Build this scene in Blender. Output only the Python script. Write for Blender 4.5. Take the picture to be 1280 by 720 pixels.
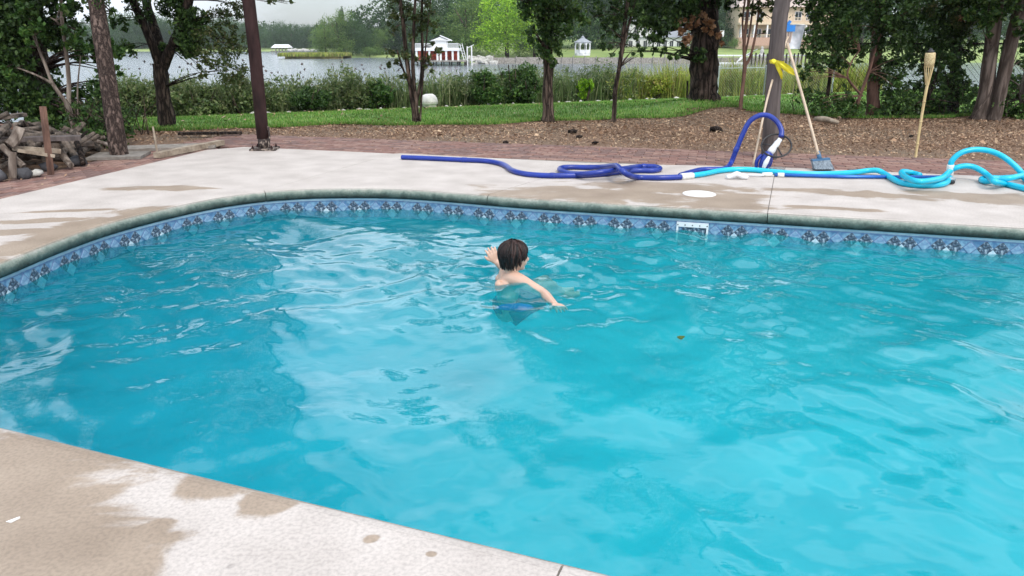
import bpy, bmesh, math, random
import numpy as np
from mathutils import Vector, Matrix, noise as mnoise
random.seed(7); RNG = np.random.default_rng(7)
R = math.radians
S = bpy.context.scene
for o in list(bpy.data.objects): bpy.data.objects.remove(o)
COL = S.collection

# ------------------------------------------------------------------ camera
FPX, CAMH, HORIZ = 931.0, 1.2, 54.0
PITCH = math.atan((360 - HORIZ) / FPX)
cam_d = bpy.data.cameras.new('camera'); cam = bpy.data.objects.new('camera', cam_d); COL.objects.link(cam)
cam.location = (0, 0, CAMH); cam.rotation_euler = (R(90) - PITCH, 0, 0)
cam_d.sensor_width = 36; cam_d.lens = 36 * FPX / 1280; cam_d.clip_start = 0.05; cam_d.clip_end = 3000
S.camera = cam

# ------------------------------------------------------------------ sky and sun
SUN_EL, SUN_AZ = 48, 150          # sun high behind the right shoulder, through thin cloud
w = bpy.data.worlds.new('World'); S.world = w; w.use_nodes = True
nt = w.node_tree; nt.nodes.clear()
wn = nt.nodes.new; wl = nt.links.new
sky = wn('ShaderNodeTexSky'); sky.sky_type = 'NISHITA'; sky.sun_disc = False
sky.sun_elevation = R(SUN_EL); sky.sun_rotation = R(SUN_AZ); sky.dust_density = 2.0; sky.air_density = 1.0
bg = wn('ShaderNodeBackground'); bg.inputs['Strength'].default_value = 0.12
outw = wn('ShaderNodeOutputWorld')
tc = wn('ShaderNodeTexCoord'); mp = wn('ShaderNodeMapping'); mp.inputs['Scale'].default_value = (1, 1, 2.6)
ns = wn('ShaderNodeTexNoise'); ns.inputs['Scale'].default_value = 2.3; ns.inputs['Detail'].default_value = 7; ns.inputs['Roughness'].default_value = 0.55
rp = wn('ShaderNodeValToRGB'); rp.color_ramp.elements[0].position = 0.40; rp.color_ramp.elements[0].color = (.30, .30, .30, 1)
rp.color_ramp.elements[1].position = 0.60; rp.color_ramp.elements[1].color = (1, 1, 1, 1)
mx = wn('ShaderNodeMix'); mx.data_type = 'RGBA'
mx.inputs['B'].default_value = (6.6, 7.4, 8.2, 1)
wl(tc.outputs['Generated'], mp.inputs['Vector']); wl(mp.outputs['Vector'], ns.inputs['Vector']); wl(ns.outputs['Fac'], rp.inputs['Fac'])
wl(rp.outputs['Color'], mx.inputs['Factor']); wl(sky.outputs['Color'], mx.inputs['A'])
# overcast sky: the cloud deck is brighter towards the zenith than at the horizon
sz = wn('ShaderNodeSeparateXYZ'); wl(tc.outputs['Generated'], sz.inputs[0]); zr = wn('ShaderNodeMapRange'); zr.inputs['From Min'].default_value = 0.0; zr.inputs['From Max'].default_value = .28; zr.inputs['To Min'].default_value = 1.08; zr.inputs['To Max'].default_value = 2.3
wl(sz.outputs['Z'], zr.inputs[0]); vm = wn('ShaderNodeVectorMath'); vm.operation = 'SCALE'; vm.inputs[0].default_value = (7.25, 7.8, 8.5); wl(zr.outputs[0], vm.inputs['Scale']); wl(vm.outputs[0], mx.inputs['B']); wl(mx.outputs['Result'], bg.inputs['Color']); wl(bg.outputs[0], outw.inputs[0])
sd = bpy.data.lights.new('sun', 'SUN'); sd.energy = 1.9; sd.angle = R(14); sd.color = (1.0, 0.93, 0.83)
sun = bpy.data.objects.new('sun', sd); COL.objects.link(sun)
az = R(SUN_AZ)
sv = Vector((math.sin(az) * math.cos(R(SUN_EL)), math.cos(az) * math.cos(R(SUN_EL)), math.sin(R(SUN_EL))))
sun.rotation_euler = sv.to_track_quat('Z', 'Y').to_euler()
S.view_settings.view_transform = 'Standard'; S.view_settings.look = 'None'; S.view_settings.gamma = 1
S.view_settings.exposure = 0.08
S.render.engine = 'CYCLES'; S.cycles.use_denoising = True
S.cycles.max_bounces = 8; S.cycles.transparent_max_bounces = 10; S.cycles.diffuse_bounces = 3
S.cycles.caustics_reflective = False; S.cycles.caustics_refractive = False

# ------------------------------------------------------------------ pixel -> place helpers (only for reading positions off the photo)
def D(px, py):
    u = (px - 640) / FPX; v = (360 - py) / FPX
    return Vector((u, math.cos(PITCH) + v * math.sin(PITCH), -math.sin(PITCH) + v * math.cos(PITCH)))
def P(px, py, z=0.0):
    d = D(px, py); t = (z - CAMH) / d.z
    return Vector((d.x * t, d.y * t, z))
def at(px, py, Y):
    d = D(px, py); t = Y / d.y
    return Vector((d.x * t, Y, CAMH + d.z * t))
def pxm(Y): return Y / FPX * 0.98          # metres per photo pixel at distance Y

# ------------------------------------------------------------------ object helpers
def tag(o, label=None, cat=None, group=None, kind=None):
    if label: o['label'] = label
    if cat: o['category'] = cat
    if group: o['group'] = group
    if kind: o['kind'] = kind
    return o
def link(o): COL.objects.link(o); return o
def empty(name, loc, label=None, cat=None, group=None, kind=None, rz=0):
    o = bpy.data.objects.new(name, None); o.empty_display_size = 0.1
    o.location = loc; o.rotation_euler = (0, 0, rz); link(o)
    return tag(o, label, cat, group, kind)
def new_mesh(name, V, F, mat, smooth=False):
    me = bpy.data.meshes.new(name); V = np.asarray(V, dtype=np.float32).reshape(-1, 3)
    if isinstance(F, np.ndarray):
        n, k = F.shape
        me.vertices.add(len(V)); me.vertices.foreach_set('co', V.ravel())
        me.loops.add(n * k); me.loops.foreach_set('vertex_index', F.ravel().astype(np.int32))
        me.polygons.add(n); me.polygons.foreach_set('loop_start', np.arange(0, n * k, k, dtype=np.int32))
        me.update(calc_edges=True)
    else:
        me.from_pydata([tuple(v) for v in V.tolist()], [], [tuple(f) for f in F]); me.update()
    if smooth: me.polygons.foreach_set('use_smooth', np.ones(len(me.polygons), dtype=bool))
    if mat: me.materials.append(mat)
    return me
class MB:
    """collects geometry in world coordinates; build() links it as one mesh object"""
    def __init__(s): s.V = []; s.F = []; s.n = 0
    def add(s, V, F):
        b = s.n; s.V += [tuple(v) for v in V]; s.F += [tuple(i + b for i in f) for f in F]; s.n = len(s.V); return s
    def box(s, c, size, rot=None, taper=1.0):
        hx, hy, hz = size[0] / 2, size[1] / 2, size[2] / 2
        vs = [Vector((sx * hx * (taper if sz > 0 else 1), sy * hy * (taper if sz > 0 else 1), sz * hz)) for sz in (-1, 1) for sy in (-1, 1) for sx in (-1, 1)]
        if rot is not None:
            m = rot if isinstance(rot, Matrix) else Matrix.Rotation(rot, 3, 'Z'); vs = [m @ v for v in vs]
        c = Vector(c); vs = [v + c for v in vs]
        return s.add(vs, [(0, 2, 3, 1), (4, 5, 7, 6), (0, 1, 5, 4), (2, 6, 7, 3), (0, 4, 6, 2), (1, 3, 7, 5)])
    def beam(s, a, b, wd, h=None):
        a = Vector(a); b = Vector(b); h = h or wd; d = b - a; L = d.length
        q = d.to_track_quat('X', 'Z').to_matrix()
        return s.box((a + b) / 2, (L, wd, h), q)
    def tube(s, pts, rad, sides=8, smooth_n=0, rough=0.0, seed=0, caps=True, flat=1.0):
        pts = [Vector(p) for p in pts]
        rad = list(rad) if hasattr(rad, '__len__') else [rad] * len(pts)
        if smooth_n:
            np_, nr = [], []
            for i in range(len(pts) - 1):
                p0 = pts[max(i - 1, 0)]; p1 = pts[i]; p2 = pts[i + 1]; p3 = pts[min(i + 2, len(pts) - 1)]
                for k in range(smooth_n):
                    t = k / smooth_n
                    np_.append(0.5 * ((2 * p1) + (p2 - p0) * t + (2 * p0 - 5 * p1 + 4 * p2 - p3) * t * t + (3 * p1 - p0 - 3 * p2 + p3) * t ** 3))
                    nr.append(rad[i] * (1 - t) + rad[i + 1] * t)
            np_.append(pts[-1]); nr.append(rad[-1]); pts, rad = np_, nr
        n = len(pts); V = []; up = None
        for i, p in enumerate(pts):
            d = (pts[min(i + 1, n - 1)] - pts[max(i - 1, 0)])
            if d.length < 1e-9: d = Vector((0, 0, 1))
            d.normalize()
            if up is None:
                up = d.orthogonal().normalized()
            up = (up - d * up.dot(d))
            if up.length < 1e-6: up = d.orthogonal()
            up.normalize(); sd_ = d.cross(up)
            for k in range(sides):
                a = 2 * math.pi * k / sides
                rr = rad[i]
                if rough: rr *= 1 + rough * (mnoise.noise(Vector((math.cos(a) * 1.7 + seed, math.sin(a) * 1.7, i * 0.37 + seed))) )
                V.append(p + (up * math.cos(a) + sd_ * math.sin(a) * flat) * rr)
        F = [(i * sides + k, i * sides + (k + 1) % sides, (i + 1) * sides + (k + 1) % sides, (i + 1) * sides + k) for i in range(n - 1) for k in range(sides)]
        if caps:
            F.append(tuple(range(sides))[::-1]); F.append(tuple((n - 1) * sides + k for k in range(sides)))
        return s.add(V, F)
    def lathe(s, c, prof, sides=16, axis=None):
        c = Vector(c); V = []; m = axis or Matrix.Identity(3)
        for r_, z in prof:
            for k in range(sides):
                a = 2 * math.pi * k / sides; V.append(c + m @ Vector((r_ * math.cos(a), r_ * math.sin(a), z)))
        n = len(prof)
        F = [(i * sides + k, i * sides + (k + 1) % sides, (i + 1) * sides + (k + 1) % sides, (i + 1) * sides + k) for i in range(n - 1) for k in range(sides)]
        F.append(tuple(range(sides))[::-1]); F.append(tuple((n - 1) * sides + k for k in range(sides)))
        return s.add(V, F)
    def blob(s, c, r, sub=2, rough=0.15, seed=0, scale=1.5, m=None):
        bm = bmesh.new(); bmesh.ops.create_icosphere(bm, subdivisions=sub, radius=1)
        r = Vector(r) if hasattr(r, '__len__') else Vector((r, r, r)); c = Vector(c)
        V = []
        for v in bm.verts:
            k = 1 + rough * mnoise.noise(v.co * scale + Vector((seed, seed * .7, 0)))
            q = Vector((v.co.x * r.x, v.co.y * r.y, v.co.z * r.z)) * k
            V.append((m @ q if m else q) + c)
        F = [[v.index for v in f.verts] for f in bm.faces]; bm.free()
        return s.add(V, F)
    def build(s, name, mat, parent=None, smooth=False):
        org = Vector((0, 0, 0)); p = parent
        while p is not None: org += p.location; p = p.parent
        V = np.array(s.V, dtype=np.float32).reshape(-1, 3) - np.array(org, dtype=np.float32)
        o = bpy.data.objects.new(name, new_mesh(name, V, s.F, mat, smooth)); link(o)
        if parent is not None: o.parent = parent
        return o
def copy_tree(o, parent=None):
    c = o.copy(); link(c)
    if parent is not None: c.parent = parent
    for ch in [x for x in bpy.data.objects if x.parent == o]: copy_tree(ch, c)
    return c

# ------------------------------------------------------------------ materials
def nodes(name):
    m = bpy.data.materials.new(name); m.use_nodes = True; t = m.node_tree; t.nodes.clear()
    out = t.nodes.new('ShaderNodeOutputMaterial'); b = t.nodes.new('ShaderNodeBsdfPrincipled'); t.links.new(b.outputs[0], out.inputs[0])
    return m, t, b, out
def c4(c): return (c[0], c[1], c[2], 1)
def mk(name, c1, c2=None, scale=8, rough=0.7, bump=0.0, stretch=(1, 1, 1), detail=5, c3=None, metallic=0, spec=0.5, bscale=None, lo=.35, hi=.65, dist=0.02):
    m, t, b, out = nodes(name); L = t.links.new
    b.inputs['Roughness'].default_value = rough; b.inputs['Metallic'].default_value = metallic; b.inputs['Specular IOR Level'].default_value = spec
    if c2 is None and not bump: b.inputs['Base Color'].default_value = c4(c1); return m
    tcn = t.nodes.new('ShaderNodeTexCoord'); mpn = t.nodes.new('ShaderNodeMapping'); mpn.inputs['Scale'].default_value = stretch
    n = t.nodes.new('ShaderNodeTexNoise'); n.inputs['Scale'].default_value = scale; n.inputs['Detail'].default_value = detail; n.inputs['Roughness'].default_value = .62
    L(tcn.outputs['Object'], mpn.inputs[0]); L(mpn.outputs[0], n.inputs['Vector'])
    r = t.nodes.new('ShaderNodeValToRGB'); e = r.color_ramp.elements
    e[0].position = lo; e[0].color = c4(c1); e[1].position = hi; e[1].color = c4(c2 or c1)
    if c3: q = e.new(.5 * (lo + hi)); q.color = c4(c3)
    L(n.outputs['Fac'], r.inputs[0]); L(r.outputs[0], b.inputs['Base Color'])
    if bump:
        n2 = t.nodes.new('ShaderNodeTexNoise'); n2.inputs['Scale'].default_value = bscale or scale * 3; n2.inputs['Detail'].default_value = 6
        L(mpn.outputs[0], n2.inputs['Vector']); bp = t.nodes.new('ShaderNodeBump'); bp.inputs['Strength'].default_value = bump; bp.inputs['Distance'].default_value = dist
        L(n2.outputs['Fac'], bp.inputs['Height']); L(bp.outputs[0], b.inputs['Normal'])
    return m
def leafmat(name, cols, trans=0.3, rough=0.5):
    m, t, b, out = nodes(name); L = t.links.new
    g = t.nodes.new('ShaderNodeNewGeometry'); r = t.nodes.new('ShaderNodeValToRGB'); e = r.color_ramp.elements
    e[0].position = 0; e[0].color = c4(cols[0]); e[1].position = 1; e[1].color = c4(cols[-1])
    for i, c in enumerate(cols[1:-1]): q = e.new((i + 1) / (len(cols) - 1)); q.color = c4(c)
    L(g.outputs['Random Per Island'], r.inputs[0])
    tcn = t.nodes.new('ShaderNodeTexCoord'); n = t.nodes.new('ShaderNodeTexNoise'); n.inputs['Scale'].default_value = .9; n.inputs['Detail'].default_value = 3
    L(tcn.outputs['Object'], n.inputs['Vector'])
    h = t.nodes.new('ShaderNodeHueSaturation'); mr = t.nodes.new('ShaderNodeMapRange'); mr.inputs['From Min'].default_value = .3; mr.inputs['From Max'].default_value = .7
    mr.inputs['To Min'].default_value = .65; mr.inputs['To Max'].default_value = 1.35
    L(n.outputs['Fac'], mr.inputs[0]); L(mr.outputs[0], h.inputs['Value']); L(r.outputs[0], h.inputs['Color']); L(h.outputs[0], b.inputs['Base Color'])
    b.inputs['Roughness'].default_value = rough; b.inputs['Specular IOR Level'].default_value = .3
    tr = t.nodes.new('ShaderNodeBsdfTranslucent'); L(h.outputs[0], tr.inputs['Color']); mixs = t.nodes.new('ShaderNodeMixShader'); mixs.inputs[0].default_value = trans
    L(b.outputs[0], mixs.inputs[1]); L(tr.outputs[0], mixs.inputs[2]); L(mixs.outputs[0], out.inputs[0])
    return m
M = {}
LEAFSCALE = .8
def barkmat(name, dark, light, sc=14, st=.16, depth=.03):
    m, t, b, out = nodes(name); L = t.links.new; N = t.nodes.new; b.inputs['Roughness'].default_value = .92; b.inputs['Specular IOR Level'].default_value = .2
    tcn = N('ShaderNodeTexCoord'); mpn = N('ShaderNodeMapping'); mpn.inputs['Scale'].default_value = (1, 1, st); L(tcn.outputs['Object'], mpn.inputs[0])
    nz = N('ShaderNodeTexNoise'); nz.inputs['Scale'].default_value = sc * .6; nz.inputs['Detail'].default_value = 7; nz.inputs['Roughness'].default_value = .7; L(mpn.outputs[0], nz.inputs['Vector'])
    mv = N('ShaderNodeMix'); mv.data_type = 'VECTOR'; mv.inputs['Factor'].default_value = .12; L(mpn.outputs[0], mv.inputs['A']); L(nz.outputs['Color'], mv.inputs['B'])
    vo = N('ShaderNodeTexVoronoi'); vo.feature = 'DISTANCE_TO_EDGE'; vo.inputs['Scale'].default_value = sc; L(mv.outputs['Result'], vo.inputs['Vector'])
    mr = N('ShaderNodeMapRange'); mr.inputs['From Min'].default_value = .0; mr.inputs['From Max'].default_value = .28; L(vo.outputs['Distance'], mr.inputs[0])
    mu = N('ShaderNodeMath'); mu.operation = 'MULTIPLY'; L(mr.outputs[0], mu.inputs[0]); ad = N('ShaderNodeMapRange'); ad.inputs['From Min'].default_value = .35; ad.inputs['From Max'].default_value = .65; ad.inputs['To Min'].default_value = .25; L(nz.outputs['Fac'], ad.inputs[0]); L(ad.outputs[0], mu.inputs[1])
    r = N('ShaderNodeValToRGB'); r.color_ramp.elements[0].color = c4(dark); r.color_ramp.elements[1].color = c4(light); r.color_ramp.elements[0].position = .05; r.color_ramp.elements[1].position = .85; L(mu.outputs[0], r.inputs[0]); L(r.outputs[0], b.inputs['Base Color'])
    bp = N('ShaderNodeBump'); bp.inputs['Strength'].default_value = 1; bp.inputs['Distance'].default_value = depth; L(mu.outputs[0], bp.inputs['Height']); L(bp.outputs[0], b.inputs['Normal'])
    return m
M['bark_brown'] = barkmat('bark_brown', (.022, .015, .012), (.20, .145, .115), 17, .16, .03)
M['bark_oak'] = barkmat('bark_oak', (.014, .010, .008), (.17, .12, .10), 13, .13, .05)
M['bark_grey'] = barkmat('bark_grey', (.11, .085, .07), (.33, .28, .24), 10, .12, .012)
M['bark_dark'] = barkmat('bark_dark', (.012, .009, .008), (.11, .08, .065), 20, .2, .03)
M['bark_pine'] = barkmat('bark_pine', (.035, .024, .021), (.23, .165, .14), 26, .35, .02)
M['bark_red'] = mk('bark_red', (.07, .035, .025), (.20, .11, .08), 12, .9, .8, (1, 1, .25), bscale=20)
M['bark_twin'] = barkmat('bark_twin', (.06, .045, .038), (.22, .175, .15), 12, .12, .012)
M['wood_grey'] = mk('wood_grey', (.05, .04, .038), (.13, .105, .10), 18, .85, .5, (1, 1, .08), bscale=30)
M['wood_log'] = mk('wood_log', (.02, .016, .013), (.16, .125, .10), 12, .9, 1.0, (1, 1, 1), bscale=40, dist=.02)
M['wood_pale'] = mk('wood_pale', (.20, .155, .115), (.42, .35, .27), 9, .85, .5, (1, 1, 1), bscale=25)
M['leaf_dark'] = leafmat('leaf_dark', [(.018, .040, .013), (.034, .075, .020), (.062, .125, .032), (.11, .19, .045)])
M['leaf_mid'] = leafmat('leaf_mid', [(.02, .05, .012), (.04, .10, .022), (.07, .15, .03), (.11, .17, .04)])
M['leaf_olive'] = leafmat('leaf_olive', [(.026, .046, .013), (.05, .085, .022), (.085, .12, .035), (.12, .11, .05)])
M['leaf_bright'] = leafmat('leaf_bright', [(.10, .22, .015), (.20, .40, .02), (.32, .54, .03), (.40, .60, .05)])
M['leaf_yellow'] = leafmat('leaf_yellow', [(.10, .16, .02), (.22, .30, .03), (.36, .40, .05), (.30, .22, .06)])
M['leaf_dead'] = leafmat('leaf_dead', [(.20, .09, .04), (.34, .17, .08), (.45, .26, .14), (.22, .12, .07)])
M['leaf_far'] = leafmat('leaf_far', [(.022, .055, .02), (.038, .09, .028), (.06, .13, .035), (.10, .16, .05)])
M['leaf_far_light'] = leafmat('leaf_far_light', [(.06, .12, .03), (.11, .20, .045), (.16, .27, .06), (.21, .28, .08)])
M['shore_green'] = leafmat('shore_green', [(.05, .085, .03), (.09, .14, .045), (.15, .20, .07), (.22, .23, .11)])
M['litter'] = leafmat('litter', [(.10, .055, .035), (.24, .145, .09), (.37, .235, .15), (.50, .37, .25), (.18, .105, .07)], .05, .9)
M['reed'] = leafmat('reed', [(.05, .09, .03), (.10, .16, .05), (.17, .22, .09), (.26, .27, .15)], .3, .7)
M['reed_yellow'] = leafmat('reed_yellow', [(.12, .18, .03), (.25, .33, .05), (.38, .40, .09), (.30, .24, .12)], .3, .7)
M['plume'] = leafmat('plume', [(.05, .04, .04), (.14, .11, .10), (.22, .18, .16)], .1, .9)
M['grass'] = leafmat('grass', [(.05, .13, .02), (.09, .22, .03), (.15, .30, .05), (.30, .30, .12)], .3, .7)

# leaf cloud ---------------------------------------------------------------
def leaf_geo(blobs, size, clump=26, spread=.22, aspect=.55, droop=0.0, rng=RNG):
    """blobs: (x,y,z,rx,ry,rz,n). Returns V,F for n folded leaf quads gathered in small clumps."""
    C = []
    for (x, y, z, rx, ry, rz, n) in blobs:
        n = int(n * 1.2)
        k = max(1, int(n / clump)); d = rng.normal(size=(k, 3)); d /= np.linalg.norm(d, axis=1)[:, None]
        d *= rng.uniform(.25, 1, size=(k, 1)) ** .55
        cc = np.array([x, y, z]) + d * np.array([rx, ry, rz])
        rr = spread * np.mean([rx, ry, rz]) * rng.uniform(.5, 1.5, size=(k, 1))
        m = max(1, int(n / k))
        C.append((np.repeat(cc, m, 0) + rng.normal(size=(k * m, 3)) * np.repeat(rr, m, 0) * .62))
    C = np.concatenate(C); n = len(C)
    size = size * LEAFSCALE
    a = rng.normal(size=(n, 3)); a[:, 2] -= droop; a /= np.linalg.norm(a, axis=1)[:, None]
    b = np.cross(a, rng.normal(size=(n, 3))); b /= np.linalg.norm(b, axis=1)[:, None]
    s_ = size * rng.uniform(.6, 1.35, size=(n, 1))
    a = a * s_; b = b * s_ * aspect * .5
    nn = np.cross(a, b); nn /= np.linalg.norm(nn, axis=1)[:, None]
    V = np.stack([C - a * .5, C + b - a * .05 + nn * s_ * .08, C + a * .5, C - b - a * .05 + nn * s_ * .08], 1).reshape(-1, 3)
    i = np.arange(n)[:, None] * 4
    return V, np.concatenate([i, i + 1, i + 2, i + 3], 1)
def np_obj(name, V, F, mat, parent=None, smooth=False):
    org = Vector((0, 0, 0)); p = parent
    while p is not None: org += p.location; p = p.parent
    o = bpy.data.objects.new(name, new_mesh(name, V - np.array(org), F, mat, smooth)); link(o)
    if parent is not None: o.parent = parent
    return o
def leaves(name, blobs, size, mat, parent=None, **k):
    V, F = leaf_geo(blobs, size, **k); return np_obj(name, V, F, mat, parent)
def pb(px, py, Y, rpx, n, ry=None, dz=1.0):
    """a leaf blob read off the photo: centre pixel, distance, radius in pixels"""
    c = at(px, py, Y); r_ = rpx * pxm(Y)
    return (c.x, c.y, c.z, r_, ry or r_, r_ * dz, n)
# ================================================================== GROUND
def sm(a, b, x): t = np.clip((x - a) / (b - a), 0, 1); return t * t * (3 - 2 * t)
def lawn_t(x, y): return y - (24.3 + .5 * x)
def gz(x, y):
    x = np.asarray(x, float); y = np.asarray(y, float)
    z = -0.012 - .7 * sm(12.5, 27, y - .45 * x * (y > 12))
    t = lawn_t(x, y); z = np.where(t > 0, np.minimum(z, -.70) - 2.9 * sm(-2, 11, t) + 2.9 * sm(-2, 11, 0), z)
    z = z + .22 * np.exp(-(((x - 3.5) / 1.1) ** 2 + ((y - 14.0) / 1.3) ** 2))
    return z
def gzf(x, y): return float(gz(x, y))
def sheet(name, xs, ys, fz, mat, keep=None, smooth=True):
    X, Y = np.meshgrid(xs, ys); Z = fz(X, Y)
    V = np.stack([X, Y, Z], -1).reshape(-1, 3); nx, ny = len(xs), len(ys)
    i, j = np.meshgrid(np.arange(nx - 1), np.arange(ny - 1)); a = (j * nx + i).ravel()
    F = np.stack([a, a + 1, a + nx + 1, a + nx], 1)
    if keep is not None: F = F[keep(V[F].mean(1))]
    used = np.unique(F); re = np.zeros(len(V), int); re[used] = np.arange(len(used))
    return np_obj(name, V[used], re[F], mat, None, smooth)

# pool outline, read off the coping lip (world metres)
inner_px = [(0, 330), (60, 305), (130, 280), (200, 262), (260, 249), (320, 240), (380, 236), (450, 235), (500, 236), (560, 240), (640, 247)]
cor = [P(*p).to_2d() for p in inner_px]
far_dir = (Vector((3.5, 4.96)) - Vector((0.0, 6.02))).normalized(); e_dn = Vector((-far_dir.y, far_dir.x)) * -1   # toward camera
fr0 = Vector((-1.71, 2.22)); fr1 = Vector((.3, 1.47)); fr_dir = (fr1 - fr0).normalized()
right_x = 8.3
poly = []
c_fr = fr1 + fr_dir * 8.0; c_bk = Vector((0, 6.02)) + far_dir * 8.5
def rc(p0, c, p1, r, n=7):   # rounded corner
    a = c + (p0 - c).normalized() * r; b = c + (p1 - c).normalized() * r
    return [(a * (1 - t) ** 2 + c * 2 * t * (1 - t) + b * t * t) for t in [i / n for i in range(n + 1)]]
lf_top = cor[0]; lf_dir = Vector((-.17, -1)).normalized()
# intersect left line with the front line
def isect(p, d, q, e):
    det = d.x * -e.y + e.x * d.y; r_ = q - p
    return p + d * ((r_.x * -e.y + e.x * r_.y) / det)
c_lf = isect(lf_top, lf_dir, fr0, fr_dir)
raw = rc(lf_top, c_lf, fr1, .75)[::-1]           # front -> left
poly = [c_fr + (fr0 - c_fr).normalized() * .0]   # placeholder replaced below
poly = rc(c_bk, c_fr, fr0, .7) + [fr1, fr0] + raw + cor + rc(cor[-1], c_bk, c_fr, .7)
# resample evenly, clockwise: front right -> front left -> left -> back -> right
def resample(pts, step, closed=True):
    q = list(pts) + ([pts[0]] if closed else []); out = []; acc = 0.0
    for a, b in zip(q[:-1], q[1:]):
        L = (b - a).length
        if L < 1e-6: continue
        t = (step - acc) if out else 0.0
        while t < L: out.append(a + (b - a) * (t / L)); t += step
        acc = L - (t - step)
    return out
IN = resample(poly, .06); 
def smooth_loop(P_, it):
    P_ = [p.copy() for p in P_]; n = len(P_)
    for _ in range(it): P_ = [P_[i] * .5 + (P_[i - 1] + P_[(i + 1) % n]) * .25 for i in range(n)]
    return P_
IN = smooth_loop(IN, 14); NI = len(IN)
def normals(P_):
    n = len(P_); out = []
    for i in range(n):
        d = (P_[(i + 1) % n] - P_[i - 1]).normalized(); out.append(Vector((-d.y, d.x)))
    return out
NR = normals(IN)
area = sum(IN[i - 1].x * IN[i].y - IN[i].x * IN[i - 1].y for i in range(NI))
if area > 0: NR = [-n for n in NR]       # make NR point OUT of the pool
# check by centroid
cen = sum(IN, Vector((0, 0))) / NI
if sum((p - cen).dot(n) for p, n in zip(IN, NR)) < 0: NR = [-n for n in NR]
def off(d): return [p + n * d for p, n in zip(IN, NR)]
def inside(poly_, X, Y):
    r_ = np.zeros(X.shape, bool); n = len(poly_)
    for i in range(n):
        x1, y1 = poly_[i - 1]; x2, y2 = poly_[i]
        if y1 == y2: continue
        c = ((y1 > Y) != (y2 > Y)) & (X < (x2 - x1) * (Y - y1) / (y2 - y1) + x1); r_ ^= c
    return r_

# deck outer outline (concrete / brick edge)
dk_l0 = Vector((-4.15, 5.95)); dk_l1 = Vector((-3.62, 8.85)); dk_ld = (dk_l1 - dk_l0).normalized()
dk_b1 = Vector((4.81, 6.97)); dk_bd = (dk_b1 - Vector((-1.28, 8.62))).normalized()
dk_c = isect(dk_l0, dk_ld, dk_b1, dk_bd)
DECK = [dk_c - dk_ld * 12.0, dk_l0, dk_c - dk_ld * .35, dk_c + dk_bd * .3, Vector((-1.28, 8.60)), dk_b1, dk_b1 + dk_bd * 8, dk_b1 + dk_bd * 8 - Vector((-dk_bd.y, dk_bd.x)) * 14]
WZ = -0.19                                  # water level
def ray_out(p, n):                          # distance from lip to the deck's outer edge
    best = 30
    for i in range(len(DECK)):
        a = DECK[i - 1]; b = DECK[i]; e = b - a; det = n.x * -e.y + e.x * n.y
        if abs(det) < 1e-9: continue
        r_ = a - p; t = (r_.x * -e.y + e.x * r_.y) / det; u = (n.x * r_.y - n.y * r_.x) / det
        if t > 0 and -0.001 <= u <= 1.001: best = min(best, t)
    return best

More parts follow.
